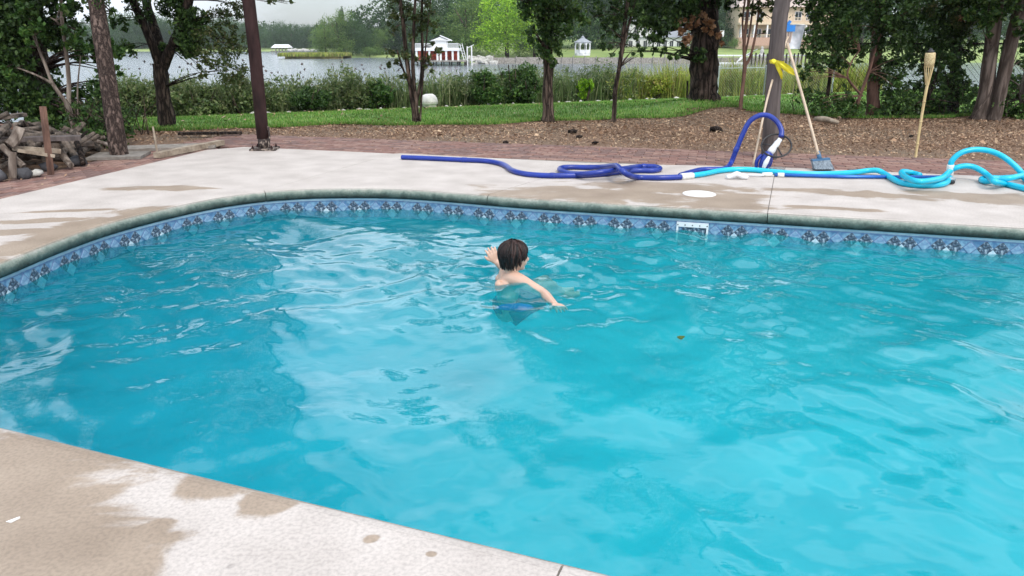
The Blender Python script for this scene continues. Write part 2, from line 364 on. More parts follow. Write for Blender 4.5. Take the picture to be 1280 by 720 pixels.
# deck material: dry pale concrete with tan wet patches of their own shape
def deck_material():
    m, t, b, out = nodes('pool_deck_concrete'); L = t.links.new; N = t.nodes.new
    tcn = N('ShaderNodeTexCoord')
    nz = N('ShaderNodeTexNoise'); nz.inputs['Scale'].default_value = 2.6; nz.inputs['Detail'].default_value = 9; nz.inputs['Roughness'].default_value = .62; nz.inputs['Distortion'].default_value = .5
    mpn = N('ShaderNodeMapping'); mpn.inputs['Rotation'].default_value = (0, 0, R(16)); mpn.inputs['Scale'].default_value = (.85, 1.6, 1)
    L(tcn.outputs['Object'], mpn.inputs[0]); L(mpn.outputs[0], nz.inputs['Vector'])
    EL = [(-3.0, 4.95, .20, .50, -8), (-3.05, 4.5, .16, .5, 0), (-2.80, 5.4, .15, .34, -16), (-3.4, 4.85, .5, .10, 12), (-3.02, 6.44, .42, .13, 4), (-3.3, 5.2, .42, .08, 10), (-3.4, 5.5, .35, .05, 10),
          (.75, 6.12, 1.0, .30, -17), (1.35, 6.45, .75, .30, -17), (1.75, 5.85, .35, .42, -17), (2.9, 6.18, .75, .16, -17), (4.0, 5.95, .8, .26, -17), (4.9, 5.5, .9, .2, -17), (2.4, 5.62, .35, .07, -17),
          (-1.55, 1.80, .55, .42, -20), (-1.35, 1.50, .42, .50, 0), (-2.3, 1.7, .9, 1.0, 0), (-.84, 1.86, .17, .09, 30), (-.66, 1.80, .14, .07, 60), (-.98, 1.60, .13, .05, 45), (-.36, 1.60, .028, .022, 40), (-.20, 1.545, .018, .014, 0)]
    last = None
    for (x, y, rx, ry, rot) in EL:
        mm = N('ShaderNodeMapping'); mm.vector_type = 'TEXTURE'; mm.inputs['Location'].default_value = (x, y, 0); mm.inputs['Rotation'].default_value = (0, 0, R(rot)); mm.inputs['Scale'].default_value = (rx, ry, 10)
        L(tcn.outputs['Object'], mm.inputs[0]); ln = N('ShaderNodeVectorMath'); ln.operation = 'LENGTH'; L(mm.outputs[0], ln.inputs[0])
        if last is None: last = ln.outputs['Value']
        else:
            mi = N('ShaderNodeMath'); mi.operation = 'MINIMUM'; L(last, mi.inputs[0]); L(ln.outputs['Value'], mi.inputs[1]); last = mi.outputs[0]
    a1 = N('ShaderNodeMath'); a1.operation = 'MULTIPLY_ADD'; a1.inputs[1].default_value = -3.0; a1.inputs[2].default_value = 1.5 + 1.0
    L(nz.outputs['Fac'], a1.inputs[0])            # 1 + 3.4*(.5-noise)
    sb = N('ShaderNodeMath'); sb.operation = 'SUBTRACT'; L(last, sb.inputs[0]); L(a1.outputs[0], sb.inputs[1])
    mr = N('ShaderNodeMapRange'); mr.interpolation_type = 'SMOOTHSTEP'; mr.inputs['From Min'].default_value = .14; mr.inputs['From Max'].default_value = -.24; mr.inputs['To Min'].default_value = 0; mr.inputs['To Max'].default_value = 1
    L(sb.outputs[0], mr.inputs[0])
    n2 = N('ShaderNodeTexNoise'); n2.inputs['Scale'].default_value = 3.5; n2.inputs['Detail'].default_value = 8; L(tcn.outputs['Object'], n2.inputs['Vector'])
    dry = N('ShaderNodeValToRGB'); dry.color_ramp.elements[0].position = .3; dry.color_ramp.elements[0].color = (.42, .375, .345, 1); dry.color_ramp.elements[1].position = .7; dry.color_ramp.elements[1].color = (.535, .485, .452, 1)
    wet = N('ShaderNodeValToRGB'); wet.color_ramp.elements[0].position = .3; wet.color_ramp.elements[0].color = (.255, .195, .145, 1); wet.color_ramp.elements[1].position = .75; wet.color_ramp.elements[1].color = (.355, .28, .215, 1)
    L(n2.outputs['Fac'], dry.inputs[0]); L(n2.outputs['Fac'], wet.inputs[0])
    mxn = N('ShaderNodeMix'); mxn.data_type = 'RGBA'; L(mr.outputs[0], mxn.inputs['Factor']); L(dry.outputs[0], mxn.inputs['A']); L(wet.outputs[0], mxn.inputs['B'])
    # small dark specks and round spots
    vo = N('ShaderNodeTexVoronoi'); vo.inputs['Scale'].default_value = 5.0; L(tcn.outputs['Object'], vo.inputs['Vector'])
    vs = N('ShaderNodeMapRange'); vs.inputs['From Min'].default_value = .035; vs.inputs['From Max'].default_value = .06; vs.inputs['To Min'].default_value = .80; vs.inputs['To Max'].default_value = 1; L(vo.outputs['Distance'], vs.inputs[0])
    n3 = N('ShaderNodeTexNoise'); n3.inputs['Scale'].default_value = 90; n3.inputs['Detail'].default_value = 4; L(tcn.outputs['Object'], n3.inputs['Vector'])
    g3 = N('ShaderNodeMapRange'); g3.inputs['From Min'].default_value = .3; g3.inputs['From Max'].default_value = .6; g3.inputs['To Min'].default_value = .80; g3.inputs['To Max'].default_value = 1.04; L(n3.outputs['Fac'], g3.inputs[0])
    m1 = N('ShaderNodeMath'); m1.operation = 'MULTIPLY'; L(vs.outputs[0], m1.inputs[0]); L(g3.outputs[0], m1.inputs[1])
    # algae and grime grow on the rounded lip, from just below its top edge downwards
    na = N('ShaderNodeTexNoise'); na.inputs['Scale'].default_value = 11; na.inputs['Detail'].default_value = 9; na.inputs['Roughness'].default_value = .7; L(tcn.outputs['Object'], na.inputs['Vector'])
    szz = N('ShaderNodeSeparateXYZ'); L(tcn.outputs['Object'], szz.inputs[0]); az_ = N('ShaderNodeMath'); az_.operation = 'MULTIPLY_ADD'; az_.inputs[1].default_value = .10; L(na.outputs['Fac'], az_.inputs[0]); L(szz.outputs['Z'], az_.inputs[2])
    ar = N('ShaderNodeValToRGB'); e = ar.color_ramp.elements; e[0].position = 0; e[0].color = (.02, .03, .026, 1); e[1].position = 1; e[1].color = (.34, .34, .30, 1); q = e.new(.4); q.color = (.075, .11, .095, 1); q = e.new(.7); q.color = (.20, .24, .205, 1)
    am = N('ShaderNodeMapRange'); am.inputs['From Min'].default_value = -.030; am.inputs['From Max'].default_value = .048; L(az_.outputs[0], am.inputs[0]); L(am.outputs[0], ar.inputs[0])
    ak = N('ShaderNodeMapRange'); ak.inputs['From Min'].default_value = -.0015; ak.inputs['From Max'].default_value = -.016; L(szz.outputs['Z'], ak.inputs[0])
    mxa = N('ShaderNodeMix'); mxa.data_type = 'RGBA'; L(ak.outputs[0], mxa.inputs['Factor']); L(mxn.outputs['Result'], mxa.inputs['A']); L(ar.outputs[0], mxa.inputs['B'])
    hs = N('ShaderNodeHueSaturation'); L(mxa.outputs['Result'], hs.inputs['Color']); L(m1.outputs[0], hs.inputs['Value']); L(hs.outputs[0], b.inputs['Base Color'])
    rg = N('ShaderNodeMapRange'); rg.inputs['To Min'].default_value = .85; rg.inputs['To Max'].default_value = .6; L(mr.outputs[0], rg.inputs[0]); L(rg.outputs[0], b.inputs['Roughness'])
    bp = N('ShaderNodeBump'); bp.inputs['Strength'].default_value = .25; bp.inputs['Distance'].default_value = .004; L(n3.outputs['Fac'], bp.inputs['Height']); L(bp.outputs[0], b.inputs['Normal'])
    return m
M['deck'] = deck_material()
M['coping'] = M['deck']

# joints (pixel on lip) -> slab boundaries, slanted like the sawn joints in the photo
joint_px = [((955, 262), (970, 209)), ((603, 246), (742, 204)), ((335, 240), (492, 192)), ((703, 694), (640, 900))]
def near_i(p): return min(range(NI), key=lambda i: (IN[i] - p).length)
OUTD = [ray_out(IN[i], NR[i]) for i in range(NI)]
OUTP = [IN[i] + NR[i] * OUTD[i] for i in range(NI)]
def front_out(i): return IN[i] + NR[i] * min(OUTD[i], 5.0)
joints = []
for a, b in joint_px:
    pi = P(*a).to_2d(); joints.append((near_i(pi), P(*b).to_2d() if b[1] < 800 else None))
extra = [near_i(Vector((-2.95, 3.2))), near_i(Vector((8.3, 1.0))), near_i(Vector((6.2, 4.0)))]
joints += [(i, None) for i in extra]
joints.sort(key=lambda j: j[0])
for k in range(len(joints)):
    if joints[k][1] is None: joints[k] = (joints[k][0], front_out(joints[k][0]))
deck_root = empty('pool_deck', (0, 0, 0), kind='structure')
NOSE = .055
def perim_proj(p):   # parameter of p on DECK polygon
    best = None
    acc = 0
    for i in range(len(DECK)):
        a = DECK[i - 1]; b = DECK[i]; L_ = (b - a).length; t = max(0, min(L_, (p - a).dot((b - a) / L_))); q = a + (b - a) * (t / L_)
        d = (q - p).length
        if best is None or d < best[0]: best = (d, acc + t)
        acc += L_
    return best[1], acc
def perim_pts(s0, s1, tot, fwd):
    # corner points between s0 and s1 going in the direction fwd
    acc = 0; cs = []
    for i in range(len(DECK)):
        cs.append((acc, DECK[i - 1])); acc += (DECK[i] - DECK[i - 1]).length
    if fwd:
        if s1 < s0: s1 += tot
        L_ = [(s, p) for s, p in cs + [(s + tot, p) for s, p in cs] if s0 < s < s1]; L_.sort(key=lambda q: q[0])
    else:
        if s1 > s0: s0 += tot
        L_ = [(s, p) for s, p in cs + [(s + tot, p) for s, p in cs] if s1 < s < s0]; L_.sort(key=lambda q: -q[0])
    return [p for s, p in L_]
# orientation of DECK versus IN
aI = sum(IN[i - 1].x * IN[i].y - IN[i].x * IN[i - 1].y for i in range(NI)); aD = sum(DECK[i - 1].x * DECK[i].y - DECK[i].x * DECK[i - 1].y for i in range(len(DECK)))
FWD = (aI > 0) == (aD > 0)
NZ = off(NOSE)
nj = len(joints); gap = .003
for k in range(nj):
    i0, q0 = joints[k]; i1, q1 = joints[(k + 1) % nj]
    idx = list(range(i0, (i1 if i1 > i0 else i1 + NI) + 1)); idx = [i % NI for i in idx]
    s0, tot = perim_proj(q0); s1, _ = perim_proj(q1)
    outer = [q0] + perim_pts(s0, s1, tot, FWD) + [q1]
    inn = [NZ[i].copy() for i in idx]
    d0 = (inn[1] - inn[0]).normalized() * gap; d1 = (inn[-2] - inn[-1]).normalized() * gap
    inn[0] += d0; inn[-1] += d1; od0 = (outer[1] - outer[0]).normalized() * gap; od1 = (outer[-2] - outer[-1]).normalized() * gap
    outer[0] = outer[0] + od0; outer[-1] = outer[-1] + od1
    ring = inn + outer[::-1]
    bm = bmesh.new(); top = [bm.verts.new((p.x, p.y, 0)) for p in ring]; bot = [bm.verts.new((p.x, p.y, -.10)) for p in ring]
    n = len(ring); f = bm.faces.new(top)
    for i in range(n): bm.faces.new((top[i], bot[i], bot[(i + 1) % n], top[(i + 1) % n]))
    bmesh.ops.triangulate(bm, faces=[f]); bmesh.ops.recalc_face_normals(bm, faces=bm.faces)
    me = bpy.data.meshes.new('slab'); bm.to_mesh(me); bm.free(); me.materials.append(M['deck'])
    o = bpy.data.objects.new('slab', me); link(o); o.parent = deck_root
    # rounded coping nose of this slab
    prof = [(NOSE - .001, -.0005), (NOSE - .02, -.002), (.018, -.010), (.006, -.025), (0, -.045), (.002, -.070), (.012, -.088), (.03, -.094), (.06, -.094)]
    V = []; m_ = len(prof)
    for a_, i in enumerate(idx):
        p = IN[i].copy()
        if a_ == 0: p += d0
        if a_ == len(idx) - 1: p += d1
        wob = .004 * mnoise.noise(Vector((p.x * 2.1, p.y * 2.1, 3)))
        for (o_, z) in prof: q = p + NR[i] * (o_ + wob * (o_ < .05)); V.append((q.x, q.y, z))
    F = [(a_ * m_ + j, a_ * m_ + j + 1, (a_ + 1) * m_ + j + 1, (a_ + 1) * m_ + j) for a_ in range(len(idx) - 1) for j in range(m_ - 1)]
    mb = MB(); mb.add(V, F); mb.build('coping_edge', M['coping'], deck_root, smooth=True)
# dirt in the joints lies on the base below
M['joint'] = mk('joint_dirt', (.17, .15, .13), (.28, .25, .22), 20, .95)
# ------------------------------------------------------------------ pool shell
M['liner_pale'] = mk('liner_pale', (.26, .40, .50), (.38, .52, .60), 12, .4)
M['liner_blue'] = mk('liner_blue', (.07, .17, .32), (.20, .36, .50), 26, .35, lo=.4, hi=.6)
M['liner_floor'] = mk('liner_floor', (.03, .45, .57), (.045, .53, .645), 1.2, .6)
M['tile_dark'] = mk('tile_dark', (.022, .035, .055), (.42, .50, .58), 60, .3, lo=.40, hi=.66, c3=(.07, .11, .17))
M['tile_blue'] = mk('tile_blue', (.11, .22, .38), (.27, .42, .55), 34, .3)
M['tile_white'] = mk('tile_white', (.36, .50, .60), (.62, .72, .78), 34, .3)
M['tile_line'] = mk('tile_line', (.10, .17, .32))
def wallstrip(d, zt, zb, name, mat, parent, dn=None, kind=None):
    a = off(d); V = [(p.x, p.y, zt) for p in a] + [(p.x, p.y, zb) for p in a]
    F = [(i, (i + 1) % NI, NI + (i + 1) % NI, NI + i) for i in range(NI)]
    mb = MB(); mb.add(V, F); return mb.build(name, mat, parent)
pool = empty('swimming_pool', (0, 0, 0), kind='structure')
COVE = [(.030, -.094), (.030, -.55), (.01, -.75), (-.08, -.95), (-.25, -1.12), (-.5, -1.22), (-.8, -1.27), (-1.1, -1.29)]
V = []; 
for d_, z_ in COVE: V += [(cen.x + (p.x - cen.x) * (1 + d_ / 2.4), cen.y + (p.y - cen.y) * (1 + d_ / 2.4), z_) if d_ < 0 else (p.x + n_.x * d_, p.y + n_.y * d_, z_) for p, n_ in zip(IN, NR)]
F = [(k * NI + i, k * NI + (i + 1) % NI, (k + 1) * NI + (i + 1) % NI, (k + 1) * NI + i) for k in range(len(COVE) - 1) for i in range(NI)] + [tuple((len(COVE) - 1) * NI + i for i in range(NI))]
mb = MB(); mb.add(V, F); mb.build('liner_shell', M['liner_floor'], pool, True)
wallstrip(.024, -.088, -.108, 'liner_bead', M['liner_pale'], pool)
wallstrip(.026, -.108, -.262, 'tile_band_backing', M['liner_blue'], pool)
wallstrip(.022, -.112, -.117, 'border_line', M['tile_line'], pool)
# diamond tiles of the waterline band
def diamond_mesh(name, w_, h_, mat, z0=0):
    t_ = .0015; V = [(-w_, 0, 0), (0, 0, -h_), (w_, 0, 0), (0, 0, h_), (-w_ * .9, t_, 0), (0, t_, -h_ * .9), (w_ * .9, t_, 0), (0, t_, h_ * .9)]
    return new_mesh(name, V, [(4, 5, 6, 7), (0, 1, 5, 4), (1, 2, 6, 5), (2, 3, 7, 6), (3, 0, 4, 7)], mat)
dm = {'d': diamond_mesh('tile_dark', .054, .058, M['tile_dark']), 'w': diamond_mesh('tile_white', .046, .050, M['tile_white']), 'b': diamond_mesh('tile_blue', .040, .044, M['tile_blue']), 'l': diamond_mesh('tile_rim', .047, .052, M['tile_line'])}
WALL = off(.0245); cum = [0.0]
for i in range(NI): cum.append(cum[-1] + (WALL[(i + 1) % NI] - WALL[i]).length)
def wall_at(s):
    i = min(range(NI), key=lambda k: abs(cum[k] - s)) if False else int(np.searchsorted(cum, s) - 1)
    i = max(0, min(NI - 1, i)); t = (s - cum[i]) / max(1e-9, cum[i + 1] - cum[i]); p = WALL[i].lerp(WALL[(i + 1) % NI], t); return p, NR[i]
s = 0; tiles = 0; vis = []
while s < cum[-1] - .29:
    for (ds, z, k) in ((.095, -.170, 'd'), (.195, -.170, 'd'), (.145, -.224, 'w'), (.0, -.170, 'l'), (.0, -.1701, 'b'), (.145, -.122, 'b')):
        p, n_ = wall_at(s + ds)
        if n_.y > -.2 and p.y > 3.4 and p.x < 5.6: vis.append((p, n_, z, k))
    s += .29
for (p, n_, z, k) in vis:
    if k == 'b' and z > -.15: continue
    o = bpy.data.objects.new('tile', dm[k]); link(o); o.parent = pool
    o.location = (p.x - n_.x * (.0016 if k == 'b' else 0), p.y - n_.y * (.0016 if k == 'b' else 0), z); o.rotation_euler = (0, 0, math.atan2(-n_.y, -n_.x) - R(90))
    tiles += 1
print('tiles', tiles)
# ------------------------------------------------------------------ water
def water_material():
    m, t, b, out = nodes('pool_water'); L = t.links.new; N = t.nodes.new
    tcn = N('ShaderNodeTexCoord')
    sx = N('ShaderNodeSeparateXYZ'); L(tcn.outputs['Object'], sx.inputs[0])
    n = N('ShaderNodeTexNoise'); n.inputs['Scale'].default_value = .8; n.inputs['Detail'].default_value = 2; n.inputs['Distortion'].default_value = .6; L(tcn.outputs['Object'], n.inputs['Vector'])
    # left water painted darker for tree shade and assumed depth; the floor is level
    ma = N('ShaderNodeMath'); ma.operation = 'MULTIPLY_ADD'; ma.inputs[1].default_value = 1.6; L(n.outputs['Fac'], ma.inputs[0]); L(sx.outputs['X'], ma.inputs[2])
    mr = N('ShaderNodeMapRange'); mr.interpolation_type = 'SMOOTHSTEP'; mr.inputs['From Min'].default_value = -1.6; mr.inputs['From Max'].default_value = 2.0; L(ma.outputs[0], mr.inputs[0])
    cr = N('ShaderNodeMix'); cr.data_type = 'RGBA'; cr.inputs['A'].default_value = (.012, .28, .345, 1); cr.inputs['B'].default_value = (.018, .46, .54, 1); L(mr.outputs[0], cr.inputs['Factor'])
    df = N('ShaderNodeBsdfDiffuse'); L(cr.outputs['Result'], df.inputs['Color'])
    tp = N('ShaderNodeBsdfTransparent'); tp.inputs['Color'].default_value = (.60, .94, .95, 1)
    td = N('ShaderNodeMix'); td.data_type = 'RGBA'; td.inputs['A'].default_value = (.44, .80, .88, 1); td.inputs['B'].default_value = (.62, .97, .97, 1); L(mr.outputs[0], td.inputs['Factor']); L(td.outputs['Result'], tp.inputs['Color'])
    m1 = N('ShaderNodeMixShader'); m1.inputs[0].default_value = .72; L(df.outputs[0], m1.inputs[1]); L(tp.outputs[0], m1.inputs[2])
    gl = N('ShaderNodeBsdfGlossy'); gl.inputs['Roughness'].default_value = .0; gl.inputs['Color'].default_value = (1, 1, 1, 1)
    fr = N('ShaderNodeFresnel'); fr.inputs['IOR'].default_value = 1.33
    m2 = N('ShaderNodeMixShader'); L(fr.outputs[0], m2.inputs[0]); L(m1.outputs[0], m2.inputs[1]); L(gl.outputs[0], m2.inputs[2]); L(m2.outputs[0], out.inputs[0])
    nb = N('ShaderNodeTexNoise'); nb.inputs['Scale'].default_value = 11; nb.inputs['Detail'].default_value = 3; mpn = N('ShaderNodeMapping'); mpn.inputs['Scale'].default_value = (.6, 1, 1); L(tcn.outputs['Object'], mpn.inputs[0]); L(mpn.outputs[0], nb.inputs['Vector'])
    bp = N('ShaderNodeBump'); bp.inputs['Strength'].default_value = .22; bp.inputs['Distance'].default_value = .010; L(nb.outputs['Fac'], bp.inputs['Height'])
    L(bp.outputs[0], gl.inputs['Normal']); L(bp.outputs[0], fr.inputs['Normal'])
    return m
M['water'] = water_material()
BOY = Vector((.06, 4.35))
def wave(X, Y):
    rg = np.random.default_rng(11); Z = np.zeros_like(X)
    # slow patchiness of the ripples
    env = .55 + .45 * np.sin(X * 1.1 + 1.3 * np.sin(Y * .8) + 1.0) * np.sin(Y * 1.3 + .9 * np.sin(X * .9) + .4)
    db = np.hypot(X - BOY.x, Y - BOY.y)
    calm = sm(3.4, 1.6, Y) * .35
    env = env * (1 - calm) + .25 * calm + .75 * np.exp(-(db / .9) ** 2)
    for lo, hi, sl, nwv, use in ((.7, 1.5, .036, 9, False), (.24, .62, .072, 20, True), (.09, .22, .055, 30, True)):
        for _ in range(nwv):
            lam = rg.uniform(lo, hi); k = 2 * math.pi / lam; a = rg.uniform(0, math.pi * 2); ph = rg.uniform(0, 6.28)
            wx = .12 * lam * np.sin(Y * k * .31 + ph); wy = .12 * lam * np.sin(X * k * .27 + ph * 2)
            zz = np.sin(k * (math.cos(a) * (X + wx) + math.sin(a) * (Y + wy)) + ph); zz = zz + .25 * zz * np.abs(zz)
            Z += sl / k / math.sqrt(nwv) * 1.9 * zz * (env if use else 1)
    Z += .0016 * np.sin(db * 2 * math.pi / .17 + 2 * np.sin(X * 2.3)) * np.exp(-((db - .45) / .35) ** 2)
    return Z
xs = np.concatenate([np.arange(-3.6, 4.6, .0145), np.arange(4.6, 8.6, .03)]); ys = np.concatenate([np.arange(-.8, 1.2, .03), np.arange(1.2, 6.9, .0145)])
WP = [(p.x, p.y) for p in off(.027)]
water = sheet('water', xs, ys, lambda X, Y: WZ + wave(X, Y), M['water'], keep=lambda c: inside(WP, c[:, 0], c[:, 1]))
tag(water, kind='structure')

# ------------------------------------------------------------------ brick paving around the deck
M['brick'] = mk('brick', (.14, .068, .055), (.25, .14, .115), 14, .9, .5, bscale=60, dist=.004)
M['brick_b'] = mk('brick_b', (.18, .10, .08), (.30, .19, .155), 14, .9, .5, bscale=60, dist=.004)
M['brick_c'] = mk('brick_c', (.11, .062, .054), (.20, .125, .11), 14, .9, .5, bscale=60, dist=.004)
brick_root = empty('brick_paving', (0, 0, 0), kind='structure')
def outward(poly_, d):
    n = len(poly_); out = []
    for i in range(n):
        a = poly_[i - 1]; b = poly_[i]; c = poly_[(i + 1) % n]; e1 = (b - a).normalized(); e2 = (c - b).normalized()
        s_ = -1 if aD > 0 else 1
        n1 = Vector((-e1.y, e1.x)) * s_; n2 = Vector((-e2.y, e2.x)) * s_; bi = (n1 + n2).normalized(); out.append(b + bi * d / max(.3, bi.dot(n1)))
    return out
BW = {}
def bmesh_brick(mt):
    L_, W_, H_, b_ = .2, .1, .05, .006
    V = [(sx * (L_ / 2 - .003), sy * (W_ / 2 - .003), -H_) for sy in (-1, 1) for sx in (-1, 1)] + [(sx * (L_ / 2 - .003), sy * (W_ / 2 - .003), -b_) for sy in (-1, 1) for sx in (-1, 1)] + [(sx * (L_ / 2 - .009), sy * (W_ / 2 - .009), 0) for sy in (-1, 1) for sx in (-1, 1)]
    F = []
    for q in (0, 4):
        F += [(q, q + 1, q + 5, q + 4), (q + 1, q + 3, q + 7, q + 5), (q + 3, q + 2, q + 6, q + 7), (q + 2, q, q + 4, q + 6)]
    F.append((8, 9, 11, 10)); return V, F
BV, BF = bmesh_brick(None)
bms = [new_mesh('brick', BV, BF, M[k]) for k in ('brick', 'brick_b', 'brick_c')]
bricks = []
def lay(orig, d, length, width, z=-.006, angle=0):
    """rows of stretchers parallel to the deck edge, running bond"""
    n_ = Vector((-d.y, d.x)); rows = int(width / .1)
    for r_ in range(rows):
        q = (.1 if r_ % 2 else 0) 
        for c in range(int(length / .2)):
            p = orig + d * (c * .2 + q + .1) + n_ * (r_ * .1 + .06); bricks.append((p, math.atan2(d.y, d.x)))
lay(dk_c - dk_bd * .75, dk_bd, 12.5, 1.22)          # back run
lay(dk_c - dk_ld * 4.9, dk_ld, 4.9, .72)           # left run (towards the corner)
def vis_size(p):
    v = Vector((p.x, p.y, 0)) - cam.location; dep = v.y * math.cos(PITCH) - v.z * math.sin(PITCH)
    px = 640 + FPX * p.x / dep; return (-30 < px < 1310), dep
order = []
for p, a in bricks:
    v_, dep = vis_size(p); order.append((0 if v_ else 1, dep, p, a))
order.sort(key=lambda q: (q[0], q[1]))
rest = [MB(), MB(), MB()]
for i, (v_, dep, p, a) in enumerate(order):
    k = random.randrange(3); dz = random.uniform(-.003, .002)
    if i < 300:
        o = bpy.data.objects.new('brick', bms[k]); link(o); o.parent = brick_root; o.location = (p.x, p.y, -.006 + dz); o.rotation_euler = (random.gauss(0, .006), random.gauss(0, .006), a + random.gauss(0, .008))
    else:
        m_ = Matrix.Rotation(a, 3, 'Z'); rest[k].add([m_ @ Vector(v) + Vector((p.x, p.y, -.006 + dz)) for v in BV], BF)
for k, mt in enumerate(('brick', 'brick_b', 'brick_c')):
    if rest[k].V: tag(rest[k].build('brick_field', M[mt], brick_root), kind='stuff')

# ------------------------------------------------------------------ terrain: mulch, dirt, lawn
def ground_material():
    m, t, b, out = nodes('soil_and_mulch'); L = t.links.new; N = t.nodes.new
    tcn = N('ShaderNodeTexCoord'); n = N('ShaderNodeTexNoise'); n.inputs['Scale'].default_value = 22; n.inputs['Detail'].default_value = 8; n.inputs['Roughness'].default_value = .75; L(tcn.outputs['Object'], n.inputs['Vector'])
    r_ = N('ShaderNodeValToRGB'); e = r_.color_ramp.elements; e[0].position = .3; e[0].color = (.08, .050, .035, 1); e[1].position = .75; e[1].color = (.38, .28, .20, 1); q = e.new(.5); q.color = (.20, .125, .085, 1)
    L(n.outputs['Fac'], r_.inputs[0])
    n2 = N('ShaderNodeTexNoise'); n2.inputs['Scale'].default_value = .7; n2.inputs['Detail'].default_value = 5; L(tcn.outputs['Object'], n2.inputs['Vector'])
    mxn = N('ShaderNodeMix'); mxn.data_type = 'RGBA'; mxn.blend_type = 'MIX'; mxn.inputs['B'].default_value = (.20, .165, .125, 1)
    mr = N('ShaderNodeMapRange'); mr.inputs['From Min'].default_value = .45; mr.inputs['From Max'].default_value = .62; mr.inputs['To Max'].default_value = .55; L(n2.outputs['Fac'], mr.inputs[0]); L(mr.outputs[0], mxn.inputs['Factor']); L(r_.outputs[0], mxn.inputs['A'])
    L(mxn.outputs['Result'], b.inputs['Base Color']); b.inputs['Roughness'].default_value = .95; b.inputs['Specular IOR Level'].default_value = .2
    bp = N('ShaderNodeBump'); bp.inputs['Strength'].default_value = .8; bp.inputs['Distance'].default_value = .03; L(n.outputs['Fac'], bp.inputs['Height']); L(bp.outputs[0], b.inputs['Normal'])
    return m
M['mulch'] = ground_material()
M['lawn'] = mk('lawn_grass', (.085, .17, .035), (.20, .31, .08), 3.0, .9, .8, c3=(.13, .24, .05), bscale=60, stretch=(1, 1, 1), detail=10, spec=.15)
M['bank_grass'] = mk('bank_grass', (.13, .20, .05), (.26, .32, .10), .12, .95, 0, detail=9)
M['mud'] = mk('mud', (.05, .045, .035), (.12, .10, .07), 2, .9, .3)
HOLE = [(p.x, p.y) for p in off(.045)]
bed = sheet('lake_bed', np.array([-900., -40, 60, 900]), np.array([-300., 0, 60, 1200]), lambda X, Y: -6.0 + 0 * X, M['mud']); tag(bed, kind='structure')
gr = sheet('ground', np.concatenate([np.arange(-60, -16, 4), np.arange(-16, 24, .4), np.arange(24, 90, 4)]), np.concatenate([np.arange(-30, -2, 2), np.arange(-2, 46, .4), [60]]),
           lambda X, Y: np.where(inside(HOLE, X, Y), -1.5, gz(X, Y) - .065), M['joint'], keep=None, smooth=True); 
bpy.data.objects.remove(gr)
DK = [(p.x, p.y) for p in DECK]
def edge_y(x): return 12.25 + .32 * np.maximum(x, 0) * (x < 4) + 1.0 * (x >= 4) - .19 * np.maximum(0, -x - .5) + .18 * np.sin(x * 1.7) + .10 * np.sin(x * 4.1)
gx = np.concatenate([np.arange(-60, -16, 4), np.arange(-16, 22, .25), np.arange(22, 90, 4)]); gy = np.concatenate([np.arange(-30, -4, 2), np.arange(-4, 46, .25), [60, 61]])
mul = sheet('ground', gx, gy, lambda X, Y: gz(X, Y) - .03 * inside([(p.x, p.y) for p in outward(DECK, 1.0)], X, Y) - .015, M['mulch'], keep=lambda c: ~inside(DK, c[:, 0], c[:, 1]) | (np.hypot(c[:, 0], c[:, 1]) > 99))
tag(mul, kind='structure')
# sub-base under the slabs (seen only down the joints)
bm = bmesh.new(); o1 = [bm.verts.new((p.x, p.y, -.007)) for p in off(.02)]; o2 = [bm.verts.new((p.x, p.y, -.007)) for p in [IN[i] + NR[i] * max(.2, min(OUTD[i], 6) - .03) for i in range(NI)]]
for i in range(NI):
    try: bm.faces.new((o1[i], o1[(i + 1) % NI], o2[(i + 1) % NI], o2[i]))
    except Exception: pass
me = bpy.data.meshes.new('sub_base'); bm.to_mesh(me); bm.free(); me.materials.append(M['joint']); o = link(bpy.data.objects.new('sub_base', me)); o.parent = deck_root
lawn = sheet('lawn', np.arange(-30, 40, .25), np.arange(9, 50, .25), lambda X, Y: gz(X, Y) + .012, M['lawn'], keep=lambda c: (c[:, 1] > edge_y(c[:, 0])) & (lawn_t(c[:, 0], c[:, 1]) < .6 + .4 * np.sin(c[:, 0] * 1.3)) & (c[:, 0] > -6.2 - .8 * (c[:, 1] - 11)))
tag(lawn, kind='structure')
def blades(name, X, Y, Z, h, wd, mat, lean=.25, parent=None, seg=1, rng=RNG):
    n = len(X); a = rng.uniform(0, 6.28, n); hh = h * rng.uniform(.6, 1.3, n); la = rng.uniform(0, 6.28, n); ll = hh * lean * rng.uniform(.2, 1.4, n)
    dx = np.cos(a) * wd / 2; dy = np.sin(a) * wd / 2; o = np.zeros(n)
    B = np.stack([X, Y, Z], 1); S1 = np.stack([dx, dy, o], 1)
    Mid = B + np.stack([np.cos(la) * ll * .3, np.sin(la) * ll * .3, hh * .6], 1); T = B + np.stack([np.cos(la) * ll, np.sin(la) * ll, hh], 1)
    V = np.stack([B - S1, B + S1, Mid + S1 * .8, Mid - S1 * .8, T], 1).reshape(-1, 3)
    i = np.arange(n)[:, None] * 5
    # quad + tri written as two quads sharing the tip twice is invalid, so use triangles
    F = np.concatenate([np.concatenate([i, i + 1, i + 2], 1), np.concatenate([i, i + 2, i + 3], 1), np.concatenate([i + 3, i + 2, i + 4], 1)], 0)
    return np_obj(name, V, F, mat, parent)
# grass tufts on the lawn (denser near its edge)
n = 90000; X = RNG.uniform(-11, 17, n); Y = edge_y(X) - .25 + RNG.power(.62, n) ** 1.6 * 14; ok = (lawn_t(X, Y) < 1.0) & (X > -6.5 - .8 * (Y - 11)); X, Y = X[ok], Y[ok]
tag(blades('grass', X, Y, gz(X, Y) + .01, .042, .012, M['grass']), 'short mown green grass of the lawn behind the mulch bed', 'grass', kind='stuff')
